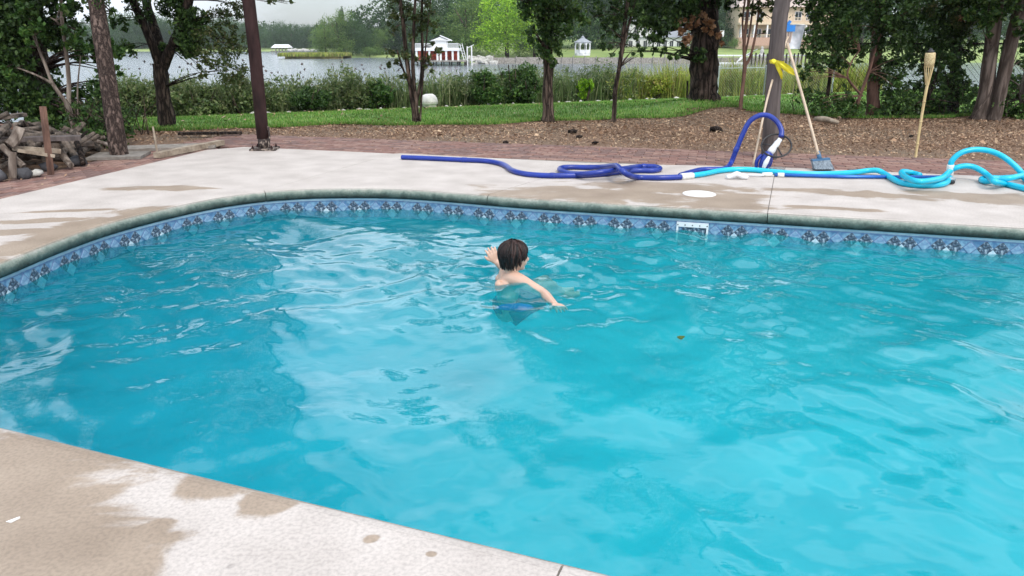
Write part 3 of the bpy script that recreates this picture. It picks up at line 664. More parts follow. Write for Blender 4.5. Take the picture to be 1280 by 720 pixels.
# leaf litter and wood chips
def scatter_flat(name, X, Y, Z, size, mat, aspect=.5, rng=RNG):
    n = len(X); C = np.stack([X, Y, Z], 1); a = rng.normal(size=(n, 3)) * np.array([1, 1, .28]); a /= np.linalg.norm(a, axis=1)[:, None]
    b = np.cross(a, rng.normal(size=(n, 3)) * .35 + np.array([0, 0, 1])); b /= np.linalg.norm(b, axis=1)[:, None]
    s_ = size * rng.uniform(.4, 1.5, size=(n, 1)); a *= s_; b *= s_ * aspect * .5; u = np.array([0, 0, 1.]) * s_ * .18
    V = np.stack([C - a * .5, C + b + u, C + a * .5, C - b + u * .4], 1).reshape(-1, 3); i = np.arange(n)[:, None] * 4
    return np_obj(name, V, np.concatenate([i, i + 1, i + 2, i + 3], 1), mat)
n = 170000; X = RNG.uniform(-9, 13, n); Y = RNG.uniform(8, 15.5, n)
OD = [(p.x, p.y) for p in outward(DECK, 1.15)]
dens = np.clip((Y - 9.0 + .25 * np.maximum(X, -1)) / 1.8, .10, 1); ok = ~inside(OD, X, Y) & (Y < edge_y(X) + RNG.normal(0, .18, n)) & (RNG.uniform(0, 1, n) < dens)
ok |= (np.hypot(X - 3.5, Y - 13.7) < 1.15 + RNG.normal(0, .15, n)); X, Y = X[ok], Y[ok]
lit = scatter_flat('leaf_litter', X, Y, gz(X, Y) + .0, .029, M['litter']); tag(lit, 'brown fallen leaves and bark chips covering the mulch bed', 'leaf litter', kind='stuff')
n = 5000; X = RNG.uniform(-9, 13, n); Y = RNG.uniform(9, 15, n); ok = ~inside(OD, X, Y) & (Y < edge_y(X)) & (np.sin(X * 2.1 + Y) + np.sin(X * .8 - Y * 1.7) + RNG.normal(0, .5, n) > 0); X, Y = X[ok], Y[ok]
tag(scatter_flat('dry_leaves', X, Y, gz(X, Y) + .015, .062, M['litter']), 'larger curled dry leaves lying in drifts on the mulch bed', 'dry leaves', kind='stuff')
n = 500; X = RNG.uniform(-8, 14, n); Y = RNG.uniform(11, 22, n); ok = Y > edge_y(X); X, Y = X[ok], Y[ok]
tag(scatter_flat('fallen_leaves', X, Y, gz(X, Y) + .05, .06, M['litter']), 'sparse pale dead leaves lying on the green lawn', 'fallen leaves', kind='stuff')
# sparse leaves on the bricks
n = 700; X = RNG.uniform(-5, 6, n); Y = RNG.uniform(6, 9.8, n); ok = inside([(p.x, p.y) for p in outward(DECK, 1.2)], X, Y) & ~inside([(p.x, p.y) for p in outward(DECK, .1)], X, Y); X, Y = X[ok], Y[ok]
tag(scatter_flat('brick_debris', X, Y, X * 0 + .003, .03, M['litter']), 'tiny dry leaf bits scattered over the red brick paving', 'leaf bits', kind='stuff')
# lake -----------------------------------------------------------------
LZ = -2.9
def lake_material():
    m, t, b, out = nodes('lake_water'); L = t.links.new; N = t.nodes.new
    b.inputs['Base Color'].default_value = (.17, .20, .23, 1); b.inputs['Roughness'].default_value = .12; b.inputs['IOR'].default_value = 1.33
    tcn = N('ShaderNodeTexCoord'); mpn = N('ShaderNodeMapping'); mpn.inputs['Scale'].default_value = (.5, 2.2, 1); n = N('ShaderNodeTexNoise'); n.inputs['Scale'].default_value = .8; n.inputs['Detail'].default_value = 6
    L(tcn.outputs['Object'], mpn.inputs[0]); L(mpn.outputs[0], n.inputs['Vector']); bp = N('ShaderNodeBump'); bp.inputs['Strength'].default_value = .8; bp.inputs['Distance'].default_value = .16; L(n.outputs['Fac'], bp.inputs['Height']); L(bp.outputs[0], b.inputs['Normal'])
    return m
M['lake'] = lake_material()
lk = sheet('lake', np.array([-600., -200, 0, 200, 600]), np.array([24., 60, 150, 420, 700]), lambda X, Y: LZ + 0 * X, M['lake']); tag(lk, kind='structure')
# ================================================================== FAR SHORE
def bank(name, px_pts, Y0, Y1, z0, z1, mat, label=None):
    """bank rising from the water: px_pts = px positions left to right along the shore line"""
    nx = 40; V = []; X0 = at(px_pts[0], 75, Y0).x; X1 = at(px_pts[1], 75, Y0).x; k = Y1 / Y0 * 1.0
    rows = 9
    for j in range(rows):
        t = j / (rows - 1)
        for i in range(nx):
            u = i / (nx - 1); x = (X0 + (X1 - X0) * u); y = Y0 + (Y1 - Y0) * t + 2 * math.sin(x * .13) * (1 - t)
            z = z0 + (z1 - z0) * (t ** .8) + .25 * mnoise.noise(Vector((x * .08, y * .08, 1)))
            V.append((x, y, z if j else LZ - .8))
    F = [(j * nx + i, j * nx + i + 1, (j + 1) * nx + i + 1, (j + 1) * nx + i) for j in range(rows - 1) for i in range(nx - 1)]
    mb = MB(); mb.add(V, F); o = mb.build(name, mat, None, True); return tag(o, kind='structure')
bank('far_bank', (575, 2600), 166, 300, -1.6, 3.4, M['bank_grass'])
bank('left_shore', (-900, 620), 400, 520, LZ + .3, LZ + 2.2, M['bank_grass'])
bank('middle_shore', (395, 620), 226, 330, LZ + .3, -1.4, M['bank_grass'])
def far_z(y): return -1.6 + 5.0 * ((y - 166) / 134) ** .8 if y > 166 else -1.6
# marsh spit
mb = MB(); V = []; c0 = at(356, 72, 222); c1 = at(434, 72, 222)
for i in range(30):
    u = i / 29; x = c0.x + (c1.x - c0.x) * u; hw = 6 * math.sin(min(1, u * 1.6) * math.pi / 2) ** .5
    V += [(x, 222 - hw, LZ - .3), (x, 222 - hw * .9, LZ + .75), (x, 222 + hw, LZ + .75), (x, 222 + hw + .4, LZ - .3)]
mb.add(V, [(i * 4 + j, (i + 1) * 4 + j, (i + 1) * 4 + j + 1, i * 4 + j + 1) for i in range(29) for j in range(3)])
tag(mb.build('marsh_spit', mk('marsh', (.13, .12, .03), (.34, .28, .09), .5, .95, detail=9), None), kind='structure')
n = 9000; X = RNG.uniform(c0.x, c1.x, n); Y = RNG.uniform(215, 229, n)
tag(blades('marsh_grass', X, Y, X * 0 + LZ + .6, .9, .22, M['reed_yellow']), 'yellow green marsh grass on the low spit across the lake', 'marsh grass', kind='stuff')
n = 5000; X = RNG.uniform(at(575, 75, 168).x, at(1100, 75, 168).x, n)

# far trees: a few prototypes, then copies
def far_crown(n, shape, seed, size):
    rg = np.random.default_rng(seed); bl = []
    if shape == 'round':
        for k in range(14):
            a = rg.uniform(0, 6.28); r_ = rg.uniform(.1, .62); z = rg.uniform(.14, .86); s_ = rg.uniform(.24, .38) * (1.15 - .5 * abs(z - .55))
            bl.append((math.cos(a) * r_ * .5, math.sin(a) * r_ * .5, z, s_, s_, s_ * .62, n // 14))
    else:
        for k in range(12):
            z = .22 + .72 * k / 11; s_ = .05 + .20 * (1 - k / 12) * rg.uniform(.6, 1.2); a = rg.uniform(0, 6.28)
            bl.append((math.cos(a) * .08, math.sin(a) * .08, z, s_, s_, .09, n // 12))
    return leaf_geo(bl, size, clump=40, spread=.26, rng=rg)
PROTO = {}
def far_tree(px, base_py, Y, h_px, w_ratio, mat, shape='round', label='', group=None, seed=0, zb=None, cat='tree'):
    s_ = h_px * pxm(Y); b_ = at(px, base_py, Y); z0 = b_.z if zb is None else zb
    key = (shape, seed % 3, mat)
    if key not in PROTO:
        V, F = far_crown(9000, shape, seed + 5, .034)
        me = new_mesh('crown', V, F, M[mat])
        tb = MB(); tb.tube([(0, 0, -.05), (.01, 0, .3), (0, .01, .7)], [.03, .022, .012], 7); tb.tube([(0, 0, .3), (.12, .03, .5), (.2, .05, .66)], [.014, .01, .005], 5); tb.tube([(0, 0, .35), (-.13, -.03, .55), (-.2, 0, .7)], [.014, .01, .005], 5)
        tm = new_mesh('trunk', tb.V, tb.F, M['bark_brown']); PROTO[key] = (me, tm)
    me, tm = PROTO[key]
    root = empty('far_tree', (b_.x, Y, z0), label, cat, group, rz=random.uniform(0, 6.28)); root.scale = (s_ * w_ratio, s_ * w_ratio, s_)
    for nm, mm in (('crown', me), ('trunk', tm)):
        o = link(bpy.data.objects.new(nm, mm)); o.parent = root
    return root
G1 = 'trees of the wood on the far left shore'
for i in range(40):          # haze-blue wood at 420-460 m
    px = 130 + i * 9 + random.uniform(-4, 4); 
    far_tree(px, 63, 425 + random.uniform(0, 50), 34 + random.uniform(-8, 5) + (6 if px < 300 else 0), random.uniform(.8, 1.15), 'leaf_far', 'round', 'distant blue green tree in the solid wood along the far left shore', G1, i)
for i in range(20):
    px = -60 + i * 14 + random.uniform(-4, 4)
    far_tree(px, 62, 470 + random.uniform(0, 40), 40 + random.uniform(-6, 6), 1.0, 'leaf_far', 'round', 'distant blue green tree in the solid wood along the far left shore', G1, i)
G2 = 'trees behind the marsh spit'
for i, (px, h, wr, sh, mt, Y) in enumerate([(408, 48, .8, 'round', 'leaf_far_light', 236), (424, 56, .75, 'round', 'leaf_far_light', 240), (441, 50, .75, 'round', 'leaf_far', 242), (458, 36, .8, 'round', 'leaf_far', 238), (472, 34, .8, 'round', 'leaf_far_light', 246), (490, 46, .8, 'round', 'leaf_far', 262), (510, 60, .8, 'round', 'leaf_far', 270), (532, 66, .7, 'round', 'leaf_far', 280), (400, 38, .4, 'cone', 'leaf_far', 240), (430, 56, .35, 'cone', 'leaf_far', 244)]):
    far_tree(px, 71, Y, h, wr, mt, sh, ['light green tree at the left end of the clump behind the marsh spit', 'tallest light green tree of the clump behind the marsh spit', 'dull green round tree right of the tallest in the spit clump', 'low wide dark tree right of the spit clump', 'low wide light green tree at the lake edge right of the spit', 'dark green wooded tree left of the multi stem tree', 'tall dark tree seen through the multi stem tree', 'tall dark tree behind the white boathouse roof', 'narrow dark conifer left in the clump behind the marsh spit', 'pointed tall conifer standing out of the spit clump'][i], 'tree' and G2, i)
far_tree(462, 71, 232, 13, 1.3, 'leaf_far_light', 'round', 'small round light green bush at the lake edge right of the marsh spit', None, 2, cat='bush')
TB = [(560, 66, 186, 78, 'leaf_far', 'dark tall tree behind the white boathouse'), (583, 62, 178, 66, 'leaf_far_light', 'rounded mid green tree right behind the white boathouse'), (600, 66, 215, 105, 'leaf_far', 'tall dark tree left of the bright lime tree'),
      (634, 73, 172, 86, 'leaf_bright', 'bright lime green tree on the far bank'), (668, 70, 174, 58, 'leaf_far_light', 'mid green tree touching the right side of the lime tree'),
      (700, 66, 200, 120, 'leaf_far', 'dark tall tree behind and left of the gazebo'), (735, 66, 205, 125, 'leaf_far', 'dark tall tree straight behind the gazebo'), (765, 66, 200, 120, 'leaf_far', 'dark tall tree right of the gazebo'), (800, 64, 225, 130, 'leaf_far', 'tall dark tree behind the white house'),
      (840, 64, 228, 130, 'leaf_far', 'tall dark tree at the right end of the white house'), (893, 58, 205, 62, 'leaf_far', 'dark green tree between the big oak and the beige house'), (910, 50, 235, 95, 'leaf_far', 'tall tree behind the left side of the beige house'),
      (1075, 60, 215, 100, 'leaf_far', 'tall tree right of the beige house behind the evergreen'), (1140, 62, 215, 100, 'leaf_far', 'far bank tree behind the torch evergreens'), (1210, 62, 215, 100, 'leaf_far', 'far bank tree behind the twin trunk'), (1290, 62, 215, 105, 'leaf_far', 'far bank tree at the right edge of view'), (1000, 40, 250, 80, 'leaf_far', 'tree rising behind the roof of the beige house')]
for i, (px, py, Y, h, mt, lb) in enumerate(TB):
    far_tree(px, py, Y, h, .8 if h > 90 else 1.12, mt, 'round', lb, 'trees on the far bank', i)
far_tree(884, 62, 190, 13, 1.4, 'leaf_far_light', 'round', 'rounded light green shrub on the slope below the beige house', None, 1, cat='bush')
far_tree(918, 60, 186, 12, 1.4, 'leaf_far_light', 'round', 'second light green shrub just left of the beige house terrace', None, 0, cat='bush')

M['white_paint'] = mk('white_paint', (.72, .73, .74), (.82, .82, .82), 6, .5)
M['roof_grey'] = mk('roof_grey', (.22, .24, .27), (.34, .36, .39), 8, .8)
M['roof_white'] = mk('roof_white', (.66, .67, .68), (.8, .8, .8), 3, .5)
M['red_paint'] = mk('red_paint', (.55, .05, .025), (.70, .10, .04), 3, .5)
M['glass_dark'] = mk('glass_dark', (.03, .04, .05), rough=.15)
M['beige'] = mk('beige', (.58, .46, .33), (.68, .56, .42), 2, .8)
M['pinkbrick'] = mk('pinkbrick', (.42, .25, .20), (.56, .37, .30), 9, .85)
M['roof_pink'] = mk('roof_pink', (.40, .32, .28), (.50, .41, .36), 3, .85)
M['dockwood'] = mk('dockwood', (.20, .18, .16), (.40, .37, .33), 3, .9)
M['rock'] = mk('rock', (.30, .29, .27), (.58, .56, .52), 6, .9, .6)
M['black'] = mk('black_plastic', (.012, .012, .014), rough=.4)
def wood(label, pa, pb_, Y, base_z, h, n, mat, sz):
    a, b_ = at(pa, 60, Y).x, at(pb_, 60, Y).x; x = RNG.uniform(a, b_, n // 30); zt = h * (.78 + .14 * np.sin(x * .11) + .10 * np.sin(x * .31 + 1)); z = base_z + zt * RNG.uniform(0, 1, len(x)); y = Y + RNG.uniform(0, 14, len(x))
    V, F = leaf_geo([(p, q, r_, sz * 3, sz * 3, sz * 2.2, 30) for p, q, r_ in zip(x, y, z)], sz, clump=30, spread=.45, aspect=.8); return tag(np_obj('distant_wood', V, F, M[mat]), label, 'wood', kind='stuff')
wood('solid dark wood rising behind the houses and gazebo on the far bank', 560, 1330, 262, .5, 27, 60000, 'leaf_far', 1.0)
wood('dense green wood behind the marsh spit and boathouse', 440, 640, 250, -2, 17, 24000, 'leaf_far', .8)
wood('low hazy wood closing the far left shore', -150, 500, 480, LZ + .5, 15, 30000, 'leaf_far', 1.4)
# white boathouse -------------------------------------------------------
Yb = 150; U = pxm(Yb); o0 = at(560, 78.5, Yb); bx0 = o0.x; zb = LZ
bh = empty('boathouse', (bx0, Yb, LZ), 'white two storey boathouse with grey gable roof, on piles over the lake', 'boathouse')
def Q(px, z=None, dy=0): return Vector((at(px, 75, Yb).x, Yb + dy, z))
fl = at(560, 75.5, Yb).z; up = at(560, 61, Yb).z; rt = at(560, 54.5, Yb).z; pk = at(560, 44.5, Yb).z
xL, xR = Q(520, 0).x, Q(582, 0).x
mb = MB(); mb.box(((xL + xR) / 2, Yb + 3, fl - .12), (xR - xL, 7, .24)); mb.build('lower_deck', M['dockwood'], bh)
mb = MB(); mb.box(((xL + Q(574, 0).x) / 2, Yb + 3, up - .15), (Q(575, 0).x - xL, 6.6, .45)); mb.build('upper_deck', M['white_paint'], bh)
for k, px in enumerate((521, 528, 537, 547, 551, 558, 566, 573)):
    mb = MB(); mb.box((Q(px, 0).x, Yb, (fl + up) / 2), (.36, .3, up - fl)); mb.build('column', M['white_paint'], bh)
for px in (522, 532, 542, 552, 562, 572, 581):
    for dy in (0, 5): mb = MB(); mb.tube([Q(px, LZ - 1, dy), Q(px, fl, dy)], .13, 6); mb.build('pile', M['bark_dark'], bh)
mb = MB()
mb.box(((xL + Q(574, 0).x) / 2, Yb - .2, rt), (Q(574, 0).x - xL, .08, .1)); mb.box(((xL + Q(574, 0).x) / 2, Yb - .2, up + .15), (Q(574, 0).x - xL, .08, .08))
x = xL
while x < Q(574, 0).x: mb.box((x, Yb - .2, (rt + up) / 2), (.09, .06, rt - up)); x += .2
mb.build('railing', M['white_paint'], bh)
mb = MB(); mb.box((Q(545, 0).x, Yb + 5.5, (fl + up) / 2), (Q(572, 0).x - xL, .2, up - fl)); mb.build('rear_wall', M['red_paint'], bh)
mb = MB(); mb.box((Q(548, 0).x, Yb + 4, (rt + up) / 2 + .2), (2.9, 3.6, 2.0)); mb.build('cabin_wall', M['white_paint'], bh)
cx = Q(549, 0).x; hw = 2.3; e_ = up + 1.5
mb = MB(); mb.add([(cx - hw, Yb + 1.8, e_), (cx, Yb + 1.8, pk), (cx + .2, Yb + 1.8, pk), (cx + hw, Yb + 1.8, e_), (cx - hw, Yb + 6.4, e_), (cx, Yb + 6.4, pk), (cx + .2, Yb + 6.4, pk), (cx + hw, Yb + 6.4, e_)], [(0, 1, 5, 4), (2, 3, 7, 6), (1, 2, 6, 5), (4, 7, 3, 0), (4, 5, 6, 7)]); mb.build('roof', M['roof_grey'], bh)
mb = MB(); mb.add([(cx - hw + .3, Yb + 1.9, e_ - .1), (cx + hw - .3, Yb + 1.9, e_ - .1), (cx + .1, Yb + 1.9, pk - .2), (cx - hw + .3, Yb + 2.1, e_ - .1), (cx + hw - .3, Yb + 2.1, e_ - .1), (cx + .1, Yb + 2.1, pk - .2)], [(0, 1, 2), (3, 5, 4), (0, 3, 4, 1), (1, 4, 5, 2), (2, 5, 3, 0)]); mb.build('gable', M['white_paint'], bh)
mb = MB(); mb.beam((cx - .4, Yb + 1.75, e_ + .1), (cx + hw + .1, Yb + 1.75, e_ + .05), .12); mb.beam((cx + .1, Yb + 1.75, pk + .05), (cx + hw + .1, Yb + 1.75, e_), .16, .2); mb.build('roof_trim', M['white_paint'], bh)
mb = MB(); mb.beam(Q(575, rt, 0), Q(580, fl + .1, 0), .12); mb.beam(Q(577.5, rt, 1), Q(582.5, fl + .1, 1), .12)
for k in range(6): t = k / 6; mb.beam(Q(575 + 5 * t, rt + (fl - rt) * t - .3, 0), Q(577 + 5 * t, rt + (fl - rt) * t - .3, 1.2), .2, .06)
mb.build('stair', M['white_paint'], bh)
for i, (px, z) in enumerate(((556, .8), (556.5, 1.4), (567, 1.0), (543, .9))):
    mb = MB(); c = Q(px, fl + z, 1.5); mb.tube([c + Vector((-.9, 0, .1)), c + Vector((-.5, 0, 0)), c, c + Vector((.5, 0, 0)), c + Vector((.9, 0, .1))], [.03, .22, .28, .22, .03], 8); tag(mb.build('canoe', M['red_paint'], None, True), ['lower red canoe racked in the middle bay of the white boathouse', 'upper red canoe racked in the middle bay of the white boathouse', 'red canoe in the right bay of the white boathouse', 'red canoe in the left bay of the white boathouse, behind the multi stem tree'][i], 'canoe', 'canoes in the white boathouse')
for i, px in enumerate((583.5, 589)):
    mb = MB(); a = Q(px, LZ - .5, 2); b_ = Q(px, 0, 2); b_.z = at(px, 58, Yb).z; mb.tube([a, b_], .13, 6)
    if i == 0: mb.beam(b_ - Vector((0, 0, .3)), b_ + Vector((1.3, 0, .3)), .12)
    tag(mb.build('mooring_post', M['white_paint'], None), ['white mooring post with an arm at the right end of the boathouse', 'plain pale mooring post standing off the rock edge'][i], 'post')
# rocks at the foot of the bank
for i in range(34):
    px = random.uniform(583, 622); y = random.uniform(160, 167); p = at(px, 78, y)
    mb = MB(); mb.blob((p.x, y, LZ + random.uniform(0, 1.3) * (y - 158) / 8), (random.uniform(.5, 1.1), .6, random.uniform(.3, .6)), 1, .5, i)
    tag(mb.build('rock', M['rock'], None), 'pale rock in the heap at the water edge between boathouse and lime tree', 'rock', 'rocks at the foot of the far bank')
# bulkhead: planks and posts along the far bank
bk = empty('bulkhead', (0, 164, LZ), 'long weathered timber bulkhead holding up the lawn across the lake', 'retaining wall')
x0, x1 = at(617, 77, 164).x, at(990, 77, 164).x
k = 0; x = x0
while x < x1:
    L_ = 2.4; mb = MB(); mb.box((x + L_ / 2, 164 + random.uniform(-.03, .03), LZ + .62), (L_ - .06, .12, 1.25 + random.uniform(-.1, .1))); mb.build('panel', M['dockwood'], bk)
    mb = MB(); mb.tube([(x, 163.8, LZ - 1), (x + random.uniform(-.05, .05), 163.8, LZ + 1.5 + random.uniform(-.15, .35))], .13, 6); mb.build('post', M['dockwood'], bk); x += L_
# dock with gangway, right of the oak
Yd = 158
dk = empty('dock', (at(930, 76, Yd).x, Yd, LZ), 'pale timber dock with close set piles below the beige house', 'dock')
zt = at(930, 72, Yd).z; xa, xb = at(897, 72, Yd).x, at(1012, 72, Yd).x
mb = MB(); mb.box(((xa + xb) / 2, Yd + 1.5, at(930, 69.5, Yd).z), (xb - xa, 2.5, .22)); mb.build('walkway', M['roof_white'], dk)
x = at(940, 70, Yd).x
while x < xb: mb = MB(); mb.tube([(x, Yd, LZ - 1), (x, Yd, at(930, 68, Yd).z + random.uniform(0, .5))], .16, 6); mb.build('pile', M['bark_dark'], dk); x += .78
mb = MB(); mb.box(((xa + at(926, 72, Yd).x) / 2, Yd - 2, LZ + .25), (at(929, 72, Yd).x - xa, 2, .35)); mb.build('float', M['roof_white'], dk)
mb = MB()
for k in range(5): mb.beam((at(919 + k, 72, Yd).x, Yd - 1, LZ + .4 + k * .22), (at(940 + k, 72, Yd).x, Yd - 1, at(930, 64 - k * .7, Yd).z), .12, .09)
mb.build('gangway', M['roof_white'], dk)
mb = MB(); c = at(953, 60, 168); mb.lathe((c.x, 168, c.z - 1.9), [(.75, 0), (.8, .5), (.45, .8), (.42, 1.4), (.25, 1.7)], 10); mb.blob((c.x, 168, c.z), (.32, .32, .38), 1); tag(mb.build('statue', M['rock'], None), 'small grey garden statue on the bank above the dock', 'statue')
# silver sheet panel / boat lift canopy end on the dock
# gazebo ------------------------------------------------------------------
Yg = 174; g0 = at(728, 67, Yg); gs = pxm(Yg) * 9.5
gz_ = empty('gazebo', (g0.x, Yg, g0.z), 'small white eight sided gazebo with arched openings on the far lawn', 'gazebo')
mb = MB(); mb.lathe(g0, [(gs, -.4), (gs, .12)], 8); mb.build('floor', M['white_paint'], gz_)
for k in range(8):
    a = 2 * math.pi * (k + .5) / 8; b_ = 2 * math.pi * (k + 1.5) / 8; A = g0 + Vector((gs * math.cos(a), gs * math.sin(a), 0)); B = g0 + Vector((gs * math.cos(b_), gs * math.sin(b_), 0))
    mb = MB(); mb.beam(A + Vector((0, 0, .1)), A + Vector((0, 0, 2.3)), .16); mb.build('post', M['white_paint'], gz_)
    mb = MB()
    mb.beam(A + Vector((0, 0, .78)), B + Vector((0, 0, .78)), .08); mb.beam(A.lerp(B, .05) + Vector((0, 0, .45)), B.lerp(A, .05) + Vector((0, 0, .45)), .04, .62)
    mb.build('side_panel', M['white_paint'], gz_)
    mb = MB(); V = []
    for j in range(9):
        t = j / 8; zz = 1.7 + .55 * math.sin(math.pi * t); q = A.lerp(B, .06 + .88 * t); V += [q + Vector((0, 0, zz)), q + Vector((0, 0, 2.4))]
    mb.add(V, [(2 * j, 2 * j + 2, 2 * j + 3, 2 * j + 1) for j in range(8)]); mb.build('arch', M['white_paint'], gz_)
mb = MB(); mb.lathe(g0, [(gs * 1.16, 2.35), (gs * 1.12, 2.45), (gs * .25, 3.25), (gs * .22, 3.5), (.06, 3.75), (.03, 4.1)], 8); mb.build('roof', M['roof_grey'], gz_)
# houses ------------------------------------------------------------------
def window(parent, x, y, z, w_, h_, frame, pane, bars=1):
    f = MB(); f.box((x, y, z + h_ / 2), (w_ + .2, .12, .1)); f.box((x, y, z - h_ / 2), (w_ + .2, .16, .1)); f.box((x - w_ / 2, y, z), (.1, .12, h_)); f.box((x + w_ / 2, y, z), (.1, .12, h_))
    for k in range(bars): f.box((x - w_ / 2 + w_ * (k + 1) / (bars + 1), y, z), (.06, .08, h_))
    wo = f.build('window', frame, parent); p_ = MB(); p_.box((x, y + .06, z), (w_, .04, h_)); po = p_.build('pane', pane, wo); return wo
Yw = 205; hz = at(820, 64, Yw).z; A = at(783, 60, Yw).x; B = at(862, 60, Yw).x
wh = empty('white_house', ((A + B) / 2, Yw, hz), 'white gabled house with tall windows, half hidden by trees across the lake', 'house')
top = at(820, 47, Yw).z; mid = at(820, 30, Yw).z
mb = MB(); mb.box(((A + B) / 2, Yw + 5, (hz + top) / 2 - .3), (B - A, 10, top - hz + .6)); mb.build('wall', M['white_paint'], wh)
C_ = at(800, 60, Yw).x; mb = MB(); mb.box((C_, Yw + 5, (hz + mid) / 2), (6.2, 10.4, mid - hz)); mb.build('wing_wall', M['white_paint'], wh)
mb = MB(); pk = mid + 3; mb.add([(C_ - 3.5, Yw - .5, mid), (C_, Yw - .5, pk), (C_ + 3.5, Yw - .5, mid), (C_ - 3.5, Yw + 10.5, mid), (C_, Yw + 10.5, pk), (C_ + 3.5, Yw + 10.5, mid)], [(0, 1, 4, 3), (1, 2, 5, 4), (0, 2, 1), (3, 4, 5), (0, 3, 5, 2)]); mb.build('roof', M['roof_grey'], wh)
mb = MB(); mb.add([(A - .4, Yw - .6, top), (B + .4, Yw - .6, top), (B + .4, Yw + 5, top + 2.8), (A - .4, Yw + 5, top + 2.8), (A - .4, Yw + 10.6, top), (B + .4, Yw + 10.6, top)], [(0, 1, 2, 3), (3, 2, 5, 4), (0, 3, 4), (1, 5, 2), (0, 4, 5, 1)]); mb.build('roof', M['roof_grey'], wh)
for px in (788, 797, 806, 815, 823, 831, 839, 848, 856): window(wh, at(px, 60, Yw).x, Yw - .05 if px > 812 or px < 786 else Yw - .28, hz + 1.7, 1.0, 1.8, M['white_paint'], M['glass_dark'])
for px in (794, 805): window(wh, at(px, 60, Yw).x, Yw - .28, hz + 5.2, 1.0, 1.5, M['white_paint'], M['glass_dark'])
Yh = 195; hz = at(960, 52, Yh).z; A = at(924, 50, Yh).x; B = at(1046, 50, Yh).x
hh = empty('beige_house', ((A + B) / 2, Yh, hz), 'large beige house with pink brown roof, balcony and brick terrace above the lake', 'house')
f2 = at(960, 29, Yh).z; f3 = at(960, 8, Yh).z
mb = MB(); mb.box(((A + B) / 2, Yh + 8, (hz + f3) / 2 - 2), (B - A, 12, f3 - hz + 4)); mb.build('wall', M['beige'], hh)
mb = MB(); mb.add([(A - .8, Yh + .8, f3 - .1), (B + .8, Yh + .8, f3 - .1), (B - 3, Yh + 8, f3 + 5.5), (A + 3, Yh + 8, f3 + 5.5), (A - .8, Yh + 14.6, f3), (B + .8, Yh + 14.6, f3)], [(0, 1, 2, 3), (3, 2, 5, 4), (0, 3, 4), (1, 5, 2), (0, 4, 5, 1)]); mb.build('roof', M['roof_pink'], hh)
mb = MB(); mb.box(((A + B) / 2, Yh + 1, f2 - .1), (B - A + .6, 3.4, .5)); mb.build('balcony_floor', M['beige'], hh)
mb = MB(); mb.box(((A + B) / 2, Yh - .6, f2 + 1.25), (B - A, .09, .12))
x = A
while x < B: mb.box((x, Yh - .6, f2 + .7), (.08, .06, 1.1)); x += .35
mb.build('balcony_rail', M['beige'], hh)
for px in (925, 941, 957, 973, 989, 1005, 1021, 1037):
    mb = MB(); mb.box((at(px, 50, Yh).x, Yh - .4, (hz + f2) / 2 + .4), (.35, .35, f2 - hz - .8)); mb.build('column', M['white_paint'], hh)
for px in (934, 950, 998, 1012): window(hh, at(px, 50, Yh).x, Yh + 1.95, f2 + 1.7, 1.6, 2.0, M['white_paint'], M['glass_dark'])
for px in (932, 948, 964, 980, 996, 1012, 1028): window(hh, at(px, 50, Yh).x, Yh + 1.95, hz + 1.9, 2.2, 2.2, M['white_paint'], M['glass_dark'], 2)
mb = MB(); mb.box(((A + B) / 2, Yh - 1.6, hz + .0), (B - A + 2, 2.2, 1.9)); mb.build('terrace_wall', M['pinkbrick'], hh)
mb = MB(); mb.box(((A + B) / 2, Yh - 2.6, hz + 1.6), (B - A + 2, .09, .1)); x = A - 1
while x < B + 1: mb.box((x, Yh - 2.6, hz + 1.3), (.08, .06, .7)); x += .5
mb.build('terrace_rail', M['beige'], hh)
mb = MB(); c = at(893, 42, 190); mb.box((c.x, 190, c.z), (4.6, .2, 1.4)); tag(mb.build('garden_wall', M['white_paint'], None), 'low white garden wall left of the beige house', 'wall')
# far left boat dock with white roof
Yf = 318; c = at(352, 65, Yf)
bd = empty('boat_shelter', (c.x, Yf, LZ), 'open boat shelter with a white roof on the far left shore', 'boat shelter')
w_ = pxm(Yf) * 22; rz = at(352, 59.5, Yf).z; pz = at(352, 55.5, Yf).z
mb = MB(); mb.add([(c.x - w_ / 2, Yf - 2, rz), (c.x + w_ / 2, Yf - 2, rz), (c.x + w_ / 2 - .8, Yf + 1, pz), (c.x - w_ / 2 + .8, Yf + 1, pz), (c.x - w_ / 2, Yf + 4, rz), (c.x + w_ / 2, Yf + 4, rz)], [(0, 1, 2, 3), (3, 2, 5, 4), (0, 3, 4), (1, 5, 2), (0, 4, 5, 1)]); mb.build('roof', M['roof_white'], bd)
for k in range(6):
    for dy in (-1.7, 3.7): mb = MB(); x = c.x - w_ / 2 + .4 + (w_ - .8) * k / 5; mb.tube([(x, Yf + dy, LZ - .8), (x, Yf + dy, rz)], .16, 6); mb.build('post', M['dockwood'], bd)
mb = MB(); mb.box((c.x + w_ * .7, Yf + 1, LZ + .9), (w_ * 2.6, 3, .25)); mb.build('walkway', M['dockwood'], bd)
for i in range(16): 
    px = 362 + i * 2.4; mb = MB(); mb.blob(at(px, 63.5 - .25 * random.random() * 4, 300 + random.uniform(-6, 6)), (1.0, .8, .6), 1, .5, i); tag(mb.build('rock', M['rock'], None), 'grey rock in the heap between the boat shelter and the marsh spit', 'rock', 'rocks behind the marsh spit')
